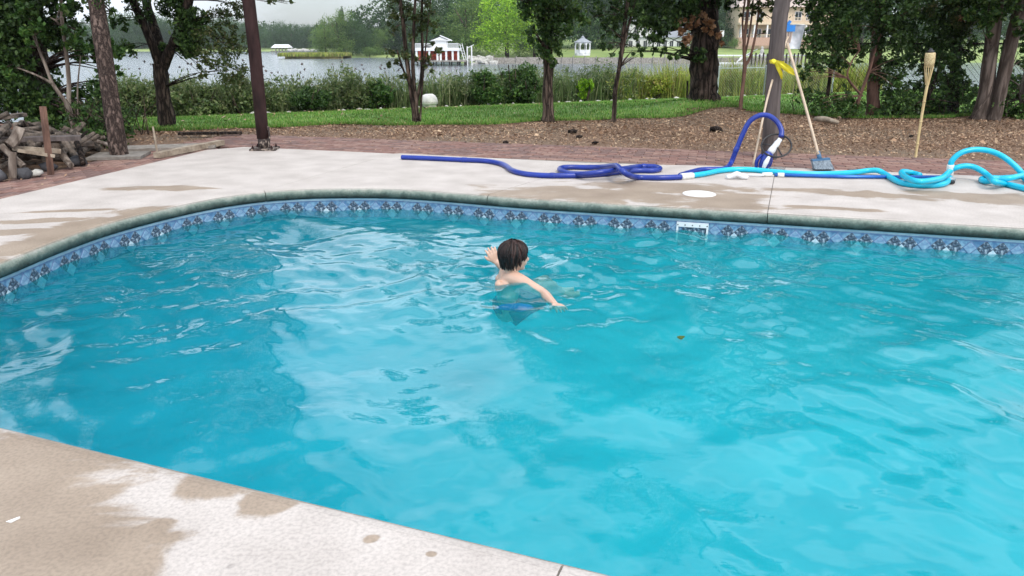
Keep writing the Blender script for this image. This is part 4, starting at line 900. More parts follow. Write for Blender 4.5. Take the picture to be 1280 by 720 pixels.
# ================================================================== SHORE REEDS AND SHRUBS
def shore(px, t):   # ground point along the lawn end at photo column px, t metres beyond it
    u = (px - 640) / FPX; d = D(px, 110); k = d.x / d.y
    y = (24.3 + t) / (1 - .5 * k); return k * y, y
def reed_patch(n, pxa, pxb, ta, tb, h, wd, mat, lean=.25, name='reeds'):
    px = RNG.uniform(pxa, pxb, n); t = RNG.uniform(ta, tb, n); k = (px - 640) / FPX / (math.cos(PITCH) + .268 * math.sin(PITCH)); y = (24.3 + t) / (1 - .5 * k); x = k * y
    g = gz(x, y); g = np.maximum(g, LZ - .1)
    hh = h * (.88 + .10 * np.sin(x * 1.7) * np.sin(x * .63 + 2) + .08 * np.sin(x * 4.3 + y))
    return x, y, g, hh
def blades2(name, parts_, mat, wd, lean, parent=None):
    x, y, g, hh = parts_; 
    o = blades(name, x, y, g, 1.0, wd, mat, lean, parent)
    me = o.data; n = len(x); co = np.empty(len(me.vertices) * 3, np.float32); me.vertices.foreach_get('co', co); co = co.reshape(n, 5, 3); co[:, :, 2] = g[:, None] + (co[:, :, 2] - g[:, None]) * hh[:, None]; me.vertices.foreach_set('co', co.ravel()); return o
def reedy(n, a, b_, h, mat, label, tb=8):
    tag(blades2('reeds', reed_patch(n, a, b_, .3, tb, h, .03, None), M[mat], .03, .38), label, 'reeds', kind='stuff')
reedy(20000, 120, 560, 1.15, 'reed', 'grey green reeds along the near lake shore, left of the multi stem tree')
reedy(15000, 560, 800, 1.2, 'reed', 'dull green reeds along the near shore behind the medium trunk')
reedy(24000, 770, 1100, 1.35, 'reed_yellow', 'yellow green reeds along the near shore beside the big oak')
def brush(n, a, b_, h, mat, label, sz=.15, asp=.28, ta=.1, tb=5):
    x, y, g, hh = reed_patch(n // 12, a, b_, ta, tb, h, .03, None); k = RNG.uniform(.12, 1, len(x))
    V, F = leaf_geo([(p, q, r_ + s_ * k_, .22, .22, .16, 12) for p, q, r_, s_, k_ in zip(x, y, g, hh, k)], sz, clump=12, aspect=asp, spread=.6)
    tag(np_obj('shore_weeds', V, F, M[mat]), label, 'weeds', kind='stuff')
brush(46000, 120, 470, 1.2, 'shore_green', 'tangled grey green weeds and vines along the left shore')
brush(26000, 150, 600, 1.12, 'shore_green', 'mixed green leafy weeds among the left shore reeds')
brush(26000, 560, 800, 1.35, 'reed', 'tangled dull green weeds along the shore around the middle trunks')
brush(22000, 760, 1100, 1.1, 'reed_yellow', 'yellow leafy weeds along the shore beside the oak and fence', .12, .35)
# tall plumes standing above the reeds on the left
px = RNG.uniform(150, 620, 420); x, y, g, hh = reed_patch(420, 150, 620, 2, 8, 2.0, .03, None)
V, F = [], []
hh = hh * RNG.uniform(.85, 1.15, 420)
st = blades2('reed_plumes', (x, y, g, hh), M['plume'], .02, .12)
Vp, Fp = leaf_geo([(a + .05, b, c + d * 1.0, .05, .05, .10, 8) for a, b, c, d in zip(x, y, g, hh)], .10, clump=8, aspect=.35)
bpy.data.objects.remove(st)
tag(np_obj('reed_plumes', np.concatenate([Vp]), Fp, M['plume']), 'dark feathery plumes nodding above the left reeds', 'reed plumes', kind='stuff')
def shrub(name, px, t, wpx, hpx, n, mat, label, cat='shrub', size=.12, group='shrubs along the near lake shore', stems=5, base_drop=0):
    x, y = shore(px, t); z = max(gzf(x, y), LZ); s_ = pxm(y); W_ = wpx * s_ / 2; H_ = hpx * s_
    r_ = empty(name, (x, y, z), label, cat, group)
    bl = []
    for k in range(9):
        a = random.uniform(0, 6.28); q = random.uniform(.1, .7); hh = random.uniform(.25, .85); s2 = random.uniform(.3, .5)
        bl.append((x + math.cos(a) * W_ * q, y + math.sin(a) * W_ * .6 * q, z + H_ * hh * (1 - .35 * q), W_ * s2, W_ * s2 * .7, H_ * s2 * .45, n // 9))
    leaves('foliage', bl, size, M[mat], r_, clump=18, spread=.28)
    mb = MB()
    for k in range(stems):
        a = random.uniform(0, 6.28); mb.tube([(x, y, z - .05), (x + math.cos(a) * W_ * .3, y + math.sin(a) * W_ * .3, z + H_ * .4), (x + math.cos(a) * W_ * .55, y + math.sin(a) * W_ * .4, z + H_ * .8)], [.03, .02, .008], 5)
    mb.build('stem', M['bark_brown'], r_); return r_
shrub('shore_shrub', 180, .3, 90, 52, 3500, 'shore_green', 'mixed green shrub at the shore left of the forked tree')
shrub('shore_shrub', 250, .4, 80, 46, 3500, 'shore_green', 'bushy light green shrub at the shore right of the forked tree')
shrub('shore_shrub', 300, .2, 60, 40, 3000, 'shore_green', 'low green shrub at the shore just left of the rusty post')
shrub('shore_shrub', 385, -.2, 56, 34, 3400, 'leaf_dark', 'dark green shrub at the shore right of the rusty post')
shrub('shore_shrub', 430, .6, 60, 38, 2600, 'shore_green', 'grey green shrub between the dark shrub and the multi stem tree')
shrub('shore_shrub', 475, .2, 60, 40, 3000, 'leaf_mid', 'dark leafy shrub left of the multi stem tree on the shore')
shrub('shore_shrub', 572, .8, 40, 34, 2200, 'leaf_olive', 'reddish olive shrub just right of the white covered dome')
shrub('shore_shrub', 604, .2, 60, 50, 4200, 'leaf_mid', 'dark green shrub right of the white dome on the shore')
shrub('shore_shrub', 642, .4, 70, 64, 5200, 'leaf_mid', 'tall broad green shrub left of the medium trunk')
shrub('shore_shrub', 662, -.2, 40, 36, 2400, 'leaf_dark', 'low dark shrub against the left side of the medium trunk')
shrub('shore_shrub', 733, .2, 28, 36, 1500, 'leaf_bright', 'small bright yellow green shrub between the two middle trunks')
shrub('shore_shrub', 757, 1.5, 36, 56, 2200, 'leaf_far_light', 'taller light green shrub behind the thin middle trunk')
shrub('shore_shrub', 820, .4, 60, 34, 2400, 'leaf_yellow', 'yellow leaved low shrub left of the big oak')
shrub('shore_shrub', 1010, 1.2, 60, 40, 2600, 'leaf_yellow', 'yellow green weedy shrub behind the fence right of the wooden post')
# white covered dome on the shore
x, y = shore(536, -.35); z = gzf(x, y); s_ = pxm(y)
dm_ = empty('covered_grill', (x, y, z), 'white dome shaped cover over a round grill on the lawn edge by the reeds', 'covered grill')
mb = MB(); mb.lathe((x, y, z), [(s_ * 8.6, .0), (s_ * 9.0, .10), (s_ * 8.8, .17)], 14); mb.build('base', M['rock'], dm_, True)
mb = MB(); prof = [(s_ * 10.5 * r_, .10 + s_ * 13 * h) for r_, h in ((.93, 0), (1.0, .06), (1.0, .35), (.93, .6), (.74, .82), (.42, .96), (.05, 1.0))]; mb.lathe((x, y, z), prof, 18)
mb.V = [tuple(Vector(v) + Vector((0, 0, 1)) * .02 * mnoise.noise(Vector(v) * 6)) for v in mb.V]; mb.build('cover', mk('cover_cloth', (.44, .43, .42), (.64, .62, .60), 5, .8, .5), dm_, True)
mb = MB(); mb.lathe((x, y, z), [(s_ * 10.8, .10 + s_ * 2.6), (s_ * 10.8, .10 + s_ * 3.8)], 18); mb.build('strap', M['rock'], dm_)
# pale stones along the lawn's lake edge
for i in range(40):
    px = 300 + i * 18 + random.uniform(-7, 7)
    x, y = shore(px, -.1 + random.uniform(-.15, .15)); mb = MB(); mb.blob((x, y, gzf(x, y) + .01), (random.uniform(.04, .13), .07, random.uniform(.03, .06)), 1, .4, i)
    tag(mb.build('stone', M['rock'], None), 'small pale stone in the line where the lawn meets the reeds', 'stone', 'stones along the lawn edge')
# chain link fence --------------------------------------------------------
M['galv'] = mk('galvanised', (.36, .40, .42), (.52, .56, .58), 12, .4, metallic=.6)
def fence(label, pts, h, post_r=.03, mat='galv', step=2.6, spacing=.11):
    r_ = empty('chain_link_fence', (pts[0][0], pts[0][1], gzf(*pts[0])), label, 'fence'); 
    for (x0, y0), (x1, y1) in zip(pts[:-1], pts[1:]):
        L_ = math.hypot(x1 - x0, y1 - y0); n = max(1, round(L_ / step))
        for k in range(n + 1):
            t = k / n; x = x0 + (x1 - x0) * t; y = y0 + (y1 - y0) * t; g = gzf(x, y); mb = MB(); mb.tube([(x, y, g - .1), (x, y, g + h)], post_r, 7); mb.blob((x, y, g + h), post_r * 1.2, 1, 0); mb.build('post', M[mat], r_)
        g0, g1 = gzf(x0, y0), gzf(x1, y1); mb = MB(); mb.tube([(x0, y0, g0 + h - .05), (x1, y1, g1 + h - .05)], .013, 6); mb.build('top_rail', M[mat], r_)
        V, F = [], []; m_ = int(L_ / spacing)
        for s_ in (-1, 1):
            for k in range(-int(h / spacing), m_):
                a, b_ = k * spacing, k * spacing + h
                za, zb_ = 0, h
                if a < 0: za = -a; a = 0
                if b_ > L_: zb_ = h - (b_ - L_); b_ = L_
                if s_ < 0: za, zb_ = h - za, h - zb_
                def q(s, z): t = s / L_; return Vector((x0 + (x1 - x0) * t, y0 + (y1 - y0) * t, g0 + (g1 - g0) * t + z))
                A_, B_ = q(a, za), q(b_, zb_); o_ = Vector((.0022, 0, .0022)); i = len(V); V += [A_ - o_, A_ + o_, B_ + o_, B_ - o_]; F.append((i, i + 1, i + 2, i + 3))
        mb = MB(); mb.add(V, F); tag(mb.build('wire_mesh', M[mat], r_), kind='stuff')
    return r_
def ln(px, t): return shore(px, t)
p0 = ln(897, -.2); p1 = ln(955, -.3); p2 = ln(1040, -.8)
fence('low galvanised chain link fence at the lawn end, behind the wooden post', [p0, p1, p2], 1.05)
x, y = ln(857, -.6) ; mb = MB(); pp = P(858, 139, -.15); mb.tube([(pp.x, pp.y, gzf(pp.x, pp.y) - .1), (pp.x - .02, pp.y, at(856, 101, pp.y).z)], .018, 6); tag(mb.build('stake', M['bark_dark'], None), 'thin dark garden stake just left of the big oak', 'stake')
pf = P(1040, 147, 0); 
fence('dark chain link fence running behind the evergreens on the right', [(pf.x, pf.y + .3), (pf.x + 9, pf.y + .9)], 1.25, .03, 'bark_dark', 2.6)
# ================================================================== NEAR TREES
def near_tree(name, label, base, stems, crowns, bark, group=None, cat='tree', twigs=True, rough=.22, sides=14, leafsize=.075, twig_r=.012, extra=None):
    """stems: list of [(px,py,Y,rpx)...]; crowns: list of (material, [blobs], leaf size)"""
    bx, by = base; root = empty(name, (bx, by, gzf(bx, by)), label, cat, group); allp = []
    for k, st in enumerate(stems):
        pts = [at(px, py, Y) for px, py, Y, r_ in st]; rad = [r_ * pxm(Y) for px, py, Y, r_ in st]
        if k == 0: pts[0].z = gzf(pts[0].x, pts[0].y) - .12
        mb = MB(); sd_ = sides if rad[0] > .03 else 7
        mb.tube(pts, rad, sd_, 7 if rad[0] > .05 else 4, rough, k * 3.1 + bx); mb.build('trunk' if k == 0 or rad[0] > .06 else 'branch', M[bark], root, True); allp += pts[1:]
    mb = MB(); nt_ = 0
    for mat, bl, sz in crowns:
        if twigs:
            for b_ in bl:
                c = Vector(b_[:3]); near = min(allp, key=lambda q: (q - c).length + .8 * max(0, q.z - c.z))
                for j in range(3):
                    e_ = c + Vector((random.uniform(-1, 1) * b_[3], random.uniform(-1, 1) * b_[4], random.uniform(-1, 1) * b_[5])) * .75
                    m_ = near.lerp(e_, .5) + Vector((random.uniform(-.1, .1), random.uniform(-.1, .1), .12)) * (e_ - near).length * .5
                    L_ = (e_ - near).length; mb.tube([near, m_, e_], [twig_r * (1 + L_), twig_r * .8, .003], 5, 3, caps=False); nt_ += 1
    if nt_: tag(mb.build('branches', M[bark], root), kind='stuff')
    for k, (mat, bl, sz) in enumerate(crowns):
        leaves('crown', bl, sz, M[mat], root)
    return root
def row(px0, px1, py, Y, r_, n, cnt, jit=6, dz=.8, dY=.6):
    return [pb(px0 + (px1 - px0) * (k + .5) / cnt + random.uniform(-jit, jit), py + random.uniform(-jit, jit), Y + random.uniform(-dY, dY), r_ * random.uniform(.8, 1.2), n, dz=dz) for k in range(cnt)]
G = 'trees around the pool yard'
# leaning pine trunk at left
near_tree('pine_tree', 'straight brown trunk leaning left at the brick edge, right of the woodpile', (-4.3, 8.35),
    [[(151, 199, 8.35, 12.5), (148, 186, 8.35, 10.8), (138, 120, 8.45, 10), (128, 55, 8.6, 9.5), (119, -5, 8.75, 9), (95, -160, 9.1, 8), (60, -420, 9.8, 6), (20, -800, 11, 3)]],
    [('leaf_dark', [pb(95, -180, 9.2, 90, 1800), pb(60, -330, 9.7, 130, 3000), pb(20, -480, 10, 150, 3000), pb(90, -620, 10.4, 150, 3000), pb(235, -470, 10, 70, 1500), pb(262, -560, 10, 80, 2200), pb(330, -590, 9.9, 40, 700), pb(318, -690, 9.9, 90, 2600), pb(395, -740, 9.8, 45, 700), pb(360, -840, 9.8, 110, 3000), pb(220, -760, 10, 110, 3000)], .09), ('leaf_mid', [pb(128, 6, 8.8, 18, 260), pb(108, -20, 8.9, 22, 300)], .06)], 'bark_pine', G, rough=.12)
# forked tree by the lake
near_tree('forked_tree', 'dark forked tree with leafy limbs on the lawn edge, left of the steel post', (-5.25, 11.62),
    [[(209, 158, 11.6, 12), (208, 146, 11.6, 9.5), (203, 110, 11.6, 8), (200, 80, 11.6, 9)],
     [(200, 84, 11.6, 6), (190, 55, 11.55, 5), (175, 20, 11.5, 4.5), (163, -10, 11.4, 4.5), (140, -120, 11.2, 4), (100, -300, 11, 3)],
     [(201, 82, 11.6, 6), (199, 55, 11.7, 5.5), (190, 25, 11.8, 5), (182, -10, 11.9, 5), (180, -150, 12, 4), (200, -350, 12, 2)],
     [(204, 84, 11.6, 6), (214, 62, 11.5, 6), (226, 35, 11.4, 5.5), (236, 0, 11.3, 5), (255, -110, 11.1, 4), (290, -260, 11, 2)]],
    [('leaf_dark', [pb(232, 40, 11.4, 15, 1500, dz=1.9), pb(218, 8, 11.5, 18, 900), pb(205, 60, 11.6, 7, 200), pb(243, 25, 11.3, 16, 700), pb(170, 8, 11.5, 18, 350), pb(238, 60, 11.3, 12, 300), pb(150, 30, 11.8, 12, 200), pb(160, 62, 11.5, 14, 260, dz=.6)] + row(150, 320, -40, 11.5, 34, 600, 5) + row(120, 300, -110, 11.5, 60, 1200, 4) + row(80, 260, -240, 11.3, 90, 2400, 4) + row(60, 240, -430, 11.3, 120, 3000, 3), .075),
     ('leaf_olive', [pb(268, 70, 11.2, 22, 780, dz=.7), pb(292, 92, 11, 20, 630, dz=.8), pb(262, 45, 11.3, 20, 495, dz=.6), pb(300, 60, 11.2, 16, 360), pb(276, 22, 11.3, 18, 390, dz=.6), pb(300, 10, 11.2, 18, 390, dz=.6), pb(250, 88, 11.1, 10, 135), pb(345, 2, 11, 12, 90, dz=.4), pb(364, 4, 11, 7, 39, dz=.4), pb(283, 42, 11.2, 14, 300)], .055)], 'bark_dark', G, twig_r=.006)
# multi stem tree
near_tree('multi_stem_tree', 'slender multi stem tree at the lawn edge, left of the white dome', (-1.52, 12.0),
    [[(521, 155, 12, 5), (518, 140, 12, 3.6), (513, 108, 12, 3), (508, 70, 12, 2.6), (504, 30, 12, 2.4), (500, -10, 12, 2), (495, -110, 12, 1)],
     [(522, 150, 12, 3), (519, 120, 11.95, 2.6), (516, 80, 11.9, 2.2), (517, 40, 11.9, 2), (519, 0, 11.9, 1.8), (525, -120, 11.9, 1)],
     [(519, 135, 12, 2.2), (526, 100, 12.1, 2), (528, 60, 12.1, 1.8), (527, 20, 12.1, 1.6), (530, -60, 12.1, 1)],
     [(525, 152, 12, 1.6), (527, 120, 12, 1.2), (530, 80, 12, 1), (534, 40, 12, .9), (540, -20, 12, .7)],
     [(513, 108, 12, 1.6), (503, 84, 12.1, 1.3), (496, 62, 12.1, .9)]],
    [('leaf_olive', [pb(500, 8, 12, 18, 330), pb(525, 4, 12, 20, 380), pb(515, 30, 12, 16, 210), pb(536, 30, 12, 14, 170), pb(494, 28, 12, 12, 120), pb(500, 66, 11.9, 15, 180, dz=.5), pb(490, 78, 11.9, 10, 90, dz=.6), pb(528, 74, 12, 13, 120, dz=.5), pb(542, 58, 12, 11, 100, dz=.7), pb(512, 48, 12, 10, 80), pb(537, 84, 12, 10, 70, dz=.5), pb(503, 92, 12, 10, 60, dz=.5)] + row(480, 550, -30, 12, 26, 500, 3) + row(480, 550, -80, 12, 30, 600, 3) + row(490, 540, -140, 12, 24, 300, 2), .07)], 'bark_brown', G, sides=8, twig_r=.006)
# medium trunk
near_tree('maple_tree', 'medium brown trunk with leafy green crown, in front of the gazebo lawn', (.60, 12.45),
    [[(685, 152, 12.4, 11), (685, 142, 12.4, 7.6), (685, 110, 12.4, 6.2), (685, 70, 12.4, 5.8), (681, 20, 12.4, 6), (676, -20, 12.4, 5.5), (670, -160, 12.4, 4.5), (660, -400, 12.5, 2)], [(684, 50, 12.4, 3), (697, 15, 12.3, 3), (712, -20, 12.2, 2.5), (735, -120, 12, 1.6)], [(683, 40, 12.4, 2.6), (668, 10, 12.5, 2.4), (650, -30, 12.6, 2), (620, -100, 12.6, 1.4)]],
    [('leaf_mid', [pb(684, 62, 12.2, 15, 420), pb(697, 42, 12.2, 18, 460), pb(672, 38, 12.2, 15, 300), pb(704, 12, 12.2, 20, 560), pb(722, 22, 12.2, 14, 260), pb(666, 10, 12.3, 18, 360), pb(688, 12, 12.1, 16, 400), pb(690, 76, 12.1, 9, 120)], .085),
     ('leaf_dark', row(640, 740, -30, 12.3, 36, 800, 4) + row(640, 760, -90, 12.3, 60, 1400, 3) + row(640, 740, -180, 12.3, 70, 1800, 3) + row(640, 720, -300, 12.3, 70, 1800, 2) + [pb(655, -2, 12.4, 14, 240)], .085)], 'bark_brown', G)
# thin middle tree
near_tree('thin_tree', 'thin crooked dark tree with scattered leaves, between the medium trunk and the big oak', (1.72, 12.35),
    [[(767, 153, 12.35, 4), (768, 138, 12.35, 2.8), (769, 112, 12.35, 2.8), (774, 85, 12.35, 2.6), (778, 55, 12.35, 2.6), (782, 20, 12.35, 2.6), (786, -10, 12.35, 2.4), (795, -120, 12.35, 1.4)], [(775, 85, 12.35, 1.6), (781, 50, 12.3, 1.6), (789, 20, 12.3, 1.4), (800, -20, 12.3, 1)], [(768, 120, 12.3, 1.5), (772, 100, 12.3, 1.4), (774, 86, 12.3, 1.2)]],
    [('leaf_dark', [pb(768, 14, 12.3, 17, 260), pb(790, 10, 12.3, 18, 300), pb(757, 58, 12.3, 10, 70, dz=.6), pb(766, 64, 12.3, 10, 80, dz=.6), pb(792, 60, 12.3, 10, 80, dz=.6), pb(800, 66, 12.3, 8, 60), pb(798, 38, 12.3, 12, 110), pb(760, 36, 12.3, 12, 110), pb(750, 22, 12.4, 14, 160), pb(772, 40, 12.3, 9, 60), pb(788, 66, 12.2, 6, 40)] + row(740, 820, -25, 12.3, 30, 600, 3) + row(740, 840, -80, 12.3, 40, 900, 3), .08)], 'bark_brown', G, sides=9, twig_r=.006)
# big oak
near_tree('oak_tree', 'big dark rough barked oak on a mulch mound, the thickest trunk in view', (3.53, 14.05),
    [[(880, 146, 14, 26), (880, 136, 14, 19.5), (880, 115, 14, 17.0), (881, 80, 14, 16.2), (882, 40, 14, 15.5), (880, 5, 14, 16), (878, -30, 14, 16), (876, -150, 14, 13), (870, -300, 14, 9), (860, -550, 14, 3)], [(876, 10, 14, 8), (856, -20, 13.8, 7), (820, -60, 13.5, 6), (760, -130, 13, 4)], [(884, 0, 14, 8), (910, -40, 13.8, 7), (950, -100, 13.5, 5), (1000, -180, 13, 3)]],
    [('leaf_dark', [pb(832, 26, 13.5, 22, 600), pb(812, 12, 13.5, 20, 500), pb(848, 6, 13.4, 22, 700), pb(828, 48, 13.4, 14, 200), pb(822, 55, 13.4, 13, 150), pb(850, 64, 13.3, 11, 100, dz=.8), pb(843, 72, 13.3, 7, 50), pb(873, 68, 13.6, 10, 200, dz=1.1), pb(800, 34, 13.5, 12, 160), pb(786, 0, 13.5, 20, 400), pb(862, 10, 13.3, 14, 300), pb(780, 64, 13.5, 8, 50, dz=.5), pb(908, 0, 13.6, 9, 120)]
      + row(740, 960, -40, 13.6, 44, 1500, 6) + row(720, 980, -120, 13.5, 80, 2600, 5) + row(700, 940, -230, 13.4, 100, 3600, 4) + row(720, 940, -350, 13.4, 110, 3200, 3), .10),
     ('leaf_dead', [pb(862, 26, 13.3, 11, 110, dz=.8), pb(884, 34, 13.2, 10, 120, dz=1.1), pb(848, 34, 13.3, 12, 100, dz=.7), pb(858, 48, 13.2, 9, 70), pb(893, 44, 13.3, 8, 60), pb(876, 22, 13.3, 8, 50), pb(900, 52, 13.4, 6, 30)], .11)], 'bark_oak', G, rough=.35, sides=26)
# slender double stem tree right of the oak
near_tree('crepe_myrtle', 'slender reddish double stem tree between the big oak and the wooden post', (4.02, 13.3),
    [[(925, 148, 13.2, 3), (926, 130, 13.2, 2.4), (930, 95, 13.2, 2.4), (931, 82, 13.2, 2.4), (930, 55, 13.2, 2), (934, 20, 13.2, 1.8), (936, -10, 13.2, 1.6), (940, -110, 13.2, 1)],
     [(931, 84, 13.2, 1.8), (938, 70, 13.2, 1.6), (944, 45, 13.2, 1.4), (948, 15, 13.2, 1.1), (952, -30, 13.2, .8)], [(931, 70, 13.2, 1.3), (937, 40, 13.25, 1.2), (941, 5, 13.25, 1), (944, -40, 13.2, .8)], [(930, 60, 13.2, 1.3), (928, 30, 13.2, 1.2), (932, -5, 13.2, 1)]],
    [('leaf_olive', [pb(957, 8, 13.1, 12, 130, dz=.7), pb(944, 12, 13.2, 10, 90, dz=.7), pb(950, 22, 13.1, 7, 50), pb(967, 20, 13.1, 7, 60), pb(928, 20, 13.1, 6, 30), pb(957, 40, 13.1, 3, 10)] + row(920, 970, -25, 13.2, 22, 330, 2) + row(915, 980, -70, 13.2, 30, 500, 2), .08)], 'bark_red', G, sides=8, twig_r=.005)
# grey sapling at the far left
near_tree('grey_sapling', 'pale grey many branched sapling behind the woodpile at the left', (-4.9, 9.6),
    [[(95, 166, 9.6, 3.2), (90, 150, 9.6, 3), (86, 130, 9.6, 3), (86, 100, 9.6, 2.6), (82, 60, 9.6, 2.4), (78, 30, 9.6, 2.2), (76, -5, 9.6, 2), (72, -90, 9.6, 1.2)],
     [(91, 152, 9.6, 2.4), (82, 128, 9.5, 2.4), (66, 105, 9.5, 2.2), (57, 82, 9.5, 1.9), (48, 60, 9.5, 1.6), (40, 40, 9.5, 1.0)], [(66, 105, 9.5, 1.7), (52, 97, 9.4, 1.4), (36, 90, 9.4, 1.2), (22, 85, 9.4, .8)], [(78, 34, 9.6, 1.3), (70, 26, 9.5, 1.1), (63, 22, 9.5, .8)], [(97, 155, 9.7, 1.3), (97, 110, 9.7, .9), (101, 70, 9.7, .7)], [(48, 60, 9.5, 1.0), (44, 44, 9.5, .8), (36, 40, 9.5, .5)]],
    [('leaf_mid', [pb(40, 36, 9.3, 16, 120, dz=.7), pb(84, 10, 9.5, 12, 90), pb(36, 56, 9.3, 10, 60)], .09)], 'bark_grey', G, sides=8, twig_r=.006, rough=.12)
# evergreen mass at the left
near_tree('evergreen_tree', 'dense dark evergreen with thick trunk filling the left edge behind the woodpile', (-6.6, 10.6),
    [[(52, 170, 10.6, 20), (48, 130, 10.6, 17), (44, 90, 10.6, 16), (38, 40, 10.6, 15), (30, -30, 10.6, 13), (20, -200, 10.6, 10), (10, -500, 10.6, 4)]],
    [('leaf_dark', [pb(10, 20, 10, 30, 1600), pb(45, 10, 10.1, 32, 1600), pb(12, 66, 10, 26, 1100), pb(20, 110, 10, 28, 1300), pb(66, 48, 10.3, 20, 500), pb(108, 60, 10, 16, 300), pb(60, 140, 10.1, 26, 1100), pb(100, 130, 9.9, 20, 700), pb(124, 140, 9.7, 18, 800), pb(128, 108, 9.7, 14, 300), pb(98, 20, 10.2, 20, 340), pb(-20, 60, 9.8, 40, 1600), pb(-10, 130, 10, 30, 1000), pb(60, 96, 10.6, 18, 300), pb(145, 150, 9.6, 13, 420), pb(116, 168, 9.4, 14, 400), pb(100, 160, 9.9, 18, 400), pb(35, 150, 10.4, 24, 600)]
      + row(-60, 130, -40, 10.2, 46, 1500, 5) + row(-120, 100, -130, 10.2, 80, 2600, 4) + row(-120, 60, -260, 10.2, 100, 3000, 3) + row(-100, 60, -420, 10.2, 110, 3000, 3), .085),
     ('leaf_mid', [pb(96, 46, 9.6, 16, 200), pb(118, 66, 9.6, 12, 160), pb(140, 62, 9.9, 12, 170), pb(138, 90, 9.8, 12, 160), pb(38, 30, 9.4, 10, 70), pb(14, 90, 9.5, 12, 110), pb(112, 148, 9.4, 10, 120), pb(146, 112, 9.7, 9, 80), pb(30, 12, 9.5, 14, 120)], .095)], 'bark_pine', G)
# right hand evergreen behind the fence
near_tree('holly_tree', 'broad dark evergreen with a reddish trunk, left of the bamboo torch', (6.3, 13.3),
    [[(1090, 152, 13.2, 11), (1091, 140, 13.2, 8), (1092, 110, 13.2, 7.2), (1096, 60, 13.2, 7), (1098, 10, 13.2, 6.5), (1100, -60, 13.2, 5), (1100, -220, 13.2, 3)], [(1066, 148, 13, 2), (1075, 120, 12.9, 2.2), (1086, 90, 12.9, 2), (1094, 62, 12.9, 1.6), (1102, 40, 12.9, 1)], [(1078, 120, 12.9, 1.4), (1060, 98, 12.8, 1.3), (1063, 80, 12.8, 1), (1075, 62, 12.8, .8)]],
    [('leaf_dark', [pb(1028, 38, 12.8, 20, 900), pb(1046, 14, 12.9, 24, 1300), pb(1024, 70, 12.7, 17, 560), pb(1014, 58, 12.7, 12, 260), pb(1050, 50, 12.9, 22, 900), pb(1074, 26, 12.9, 24, 1100), pb(1048, 78, 12.9, 14, 360), pb(1070, 62, 13, 16, 400), pb(1114, 46, 12.9, 24, 1000), pb(1120, 14, 12.8, 26, 1200), pb(1112, 88, 12.9, 20, 760), pb(1124, 122, 13, 20, 800), pb(1150, 136, 13.1, 16, 560), pb(1106, 140, 13.1, 14, 420), pb(1020, 8, 12.9, 14, 300), pb(1005, 86, 12.7, 9, 70), pb(1010, 100, 12.7, 9, 60)]
      + row(1010, 1150, -30, 12.9, 44, 1500, 4) + row(1000, 1150, -110, 12.9, 70, 2400, 3) + row(1020, 1150, -210, 12.9, 80, 2400, 3), .085),
     ('leaf_mid', [pb(1110, 30, 12.5, 12, 150), pb(1056, 30, 12.6, 12, 110), pb(1118, 100, 12.6, 9, 80), pb(1010, 84, 12.6, 8, 50), pb(1030, 130, 12.9, 18, 220, dz=.7), pb(1062, 134, 12.9, 18, 240, dz=.7)], .085)], 'bark_red', G, twig_r=.005)
near_tree('holly_tree', 'broad dark evergreen behind the bamboo torch, left of the twin trunk', (7.5, 13.7),
    [[(1190, 150, 13.6, 8), (1192, 120, 13.6, 6), (1196, 60, 13.6, 6), (1198, 0, 13.6, 5), (1200, -200, 13.6, 3)], [(1140, 150, 13.5, 2), (1160, 130, 13.4, 1.6), (1185, 118, 13.4, 1.3), (1206, 112, 13.4, .8)], [(1115, 152, 13, 1.3), (1135, 136, 13, 1.1), (1160, 124, 13, 1), (1200, 130, 13, .6)]],
    [('leaf_dark', [pb(1160, 30, 13.2, 28, 1400), pb(1188, 50, 13.2, 24, 1100), pb(1150, 70, 13.3, 24, 1000), pb(1180, 88, 13.3, 22, 900), pb(1165, 118, 13.4, 24, 1000), pb(1196, 112, 13.5, 18, 500), pb(1192, 138, 13.5, 18, 460), pb(1200, 20, 13.2, 24, 900), pb(1216, 60, 13.6, 14, 260), pb(1168, 142, 13.5, 16, 420)]
      + row(1150, 1250, -30, 13.2, 44, 1500, 3) + row(1150, 1250, -110, 13.2, 70, 2400, 2), .085),
     ('leaf_olive', [pb(1176, 10, 12.8, 16, 300), pb(1200, 24, 12.8, 14, 240), pb(1148, 8, 12.8, 14, 200)], .06), ('leaf_dead', [pb(1208, 22, 12.7, 9, 60, dz=.6)], .06), ('leaf_mid', [pb(1180, 74, 12.8, 12, 150), pb(1170, 100, 12.9, 8, 60)], .085)], 'bark_dark', G)
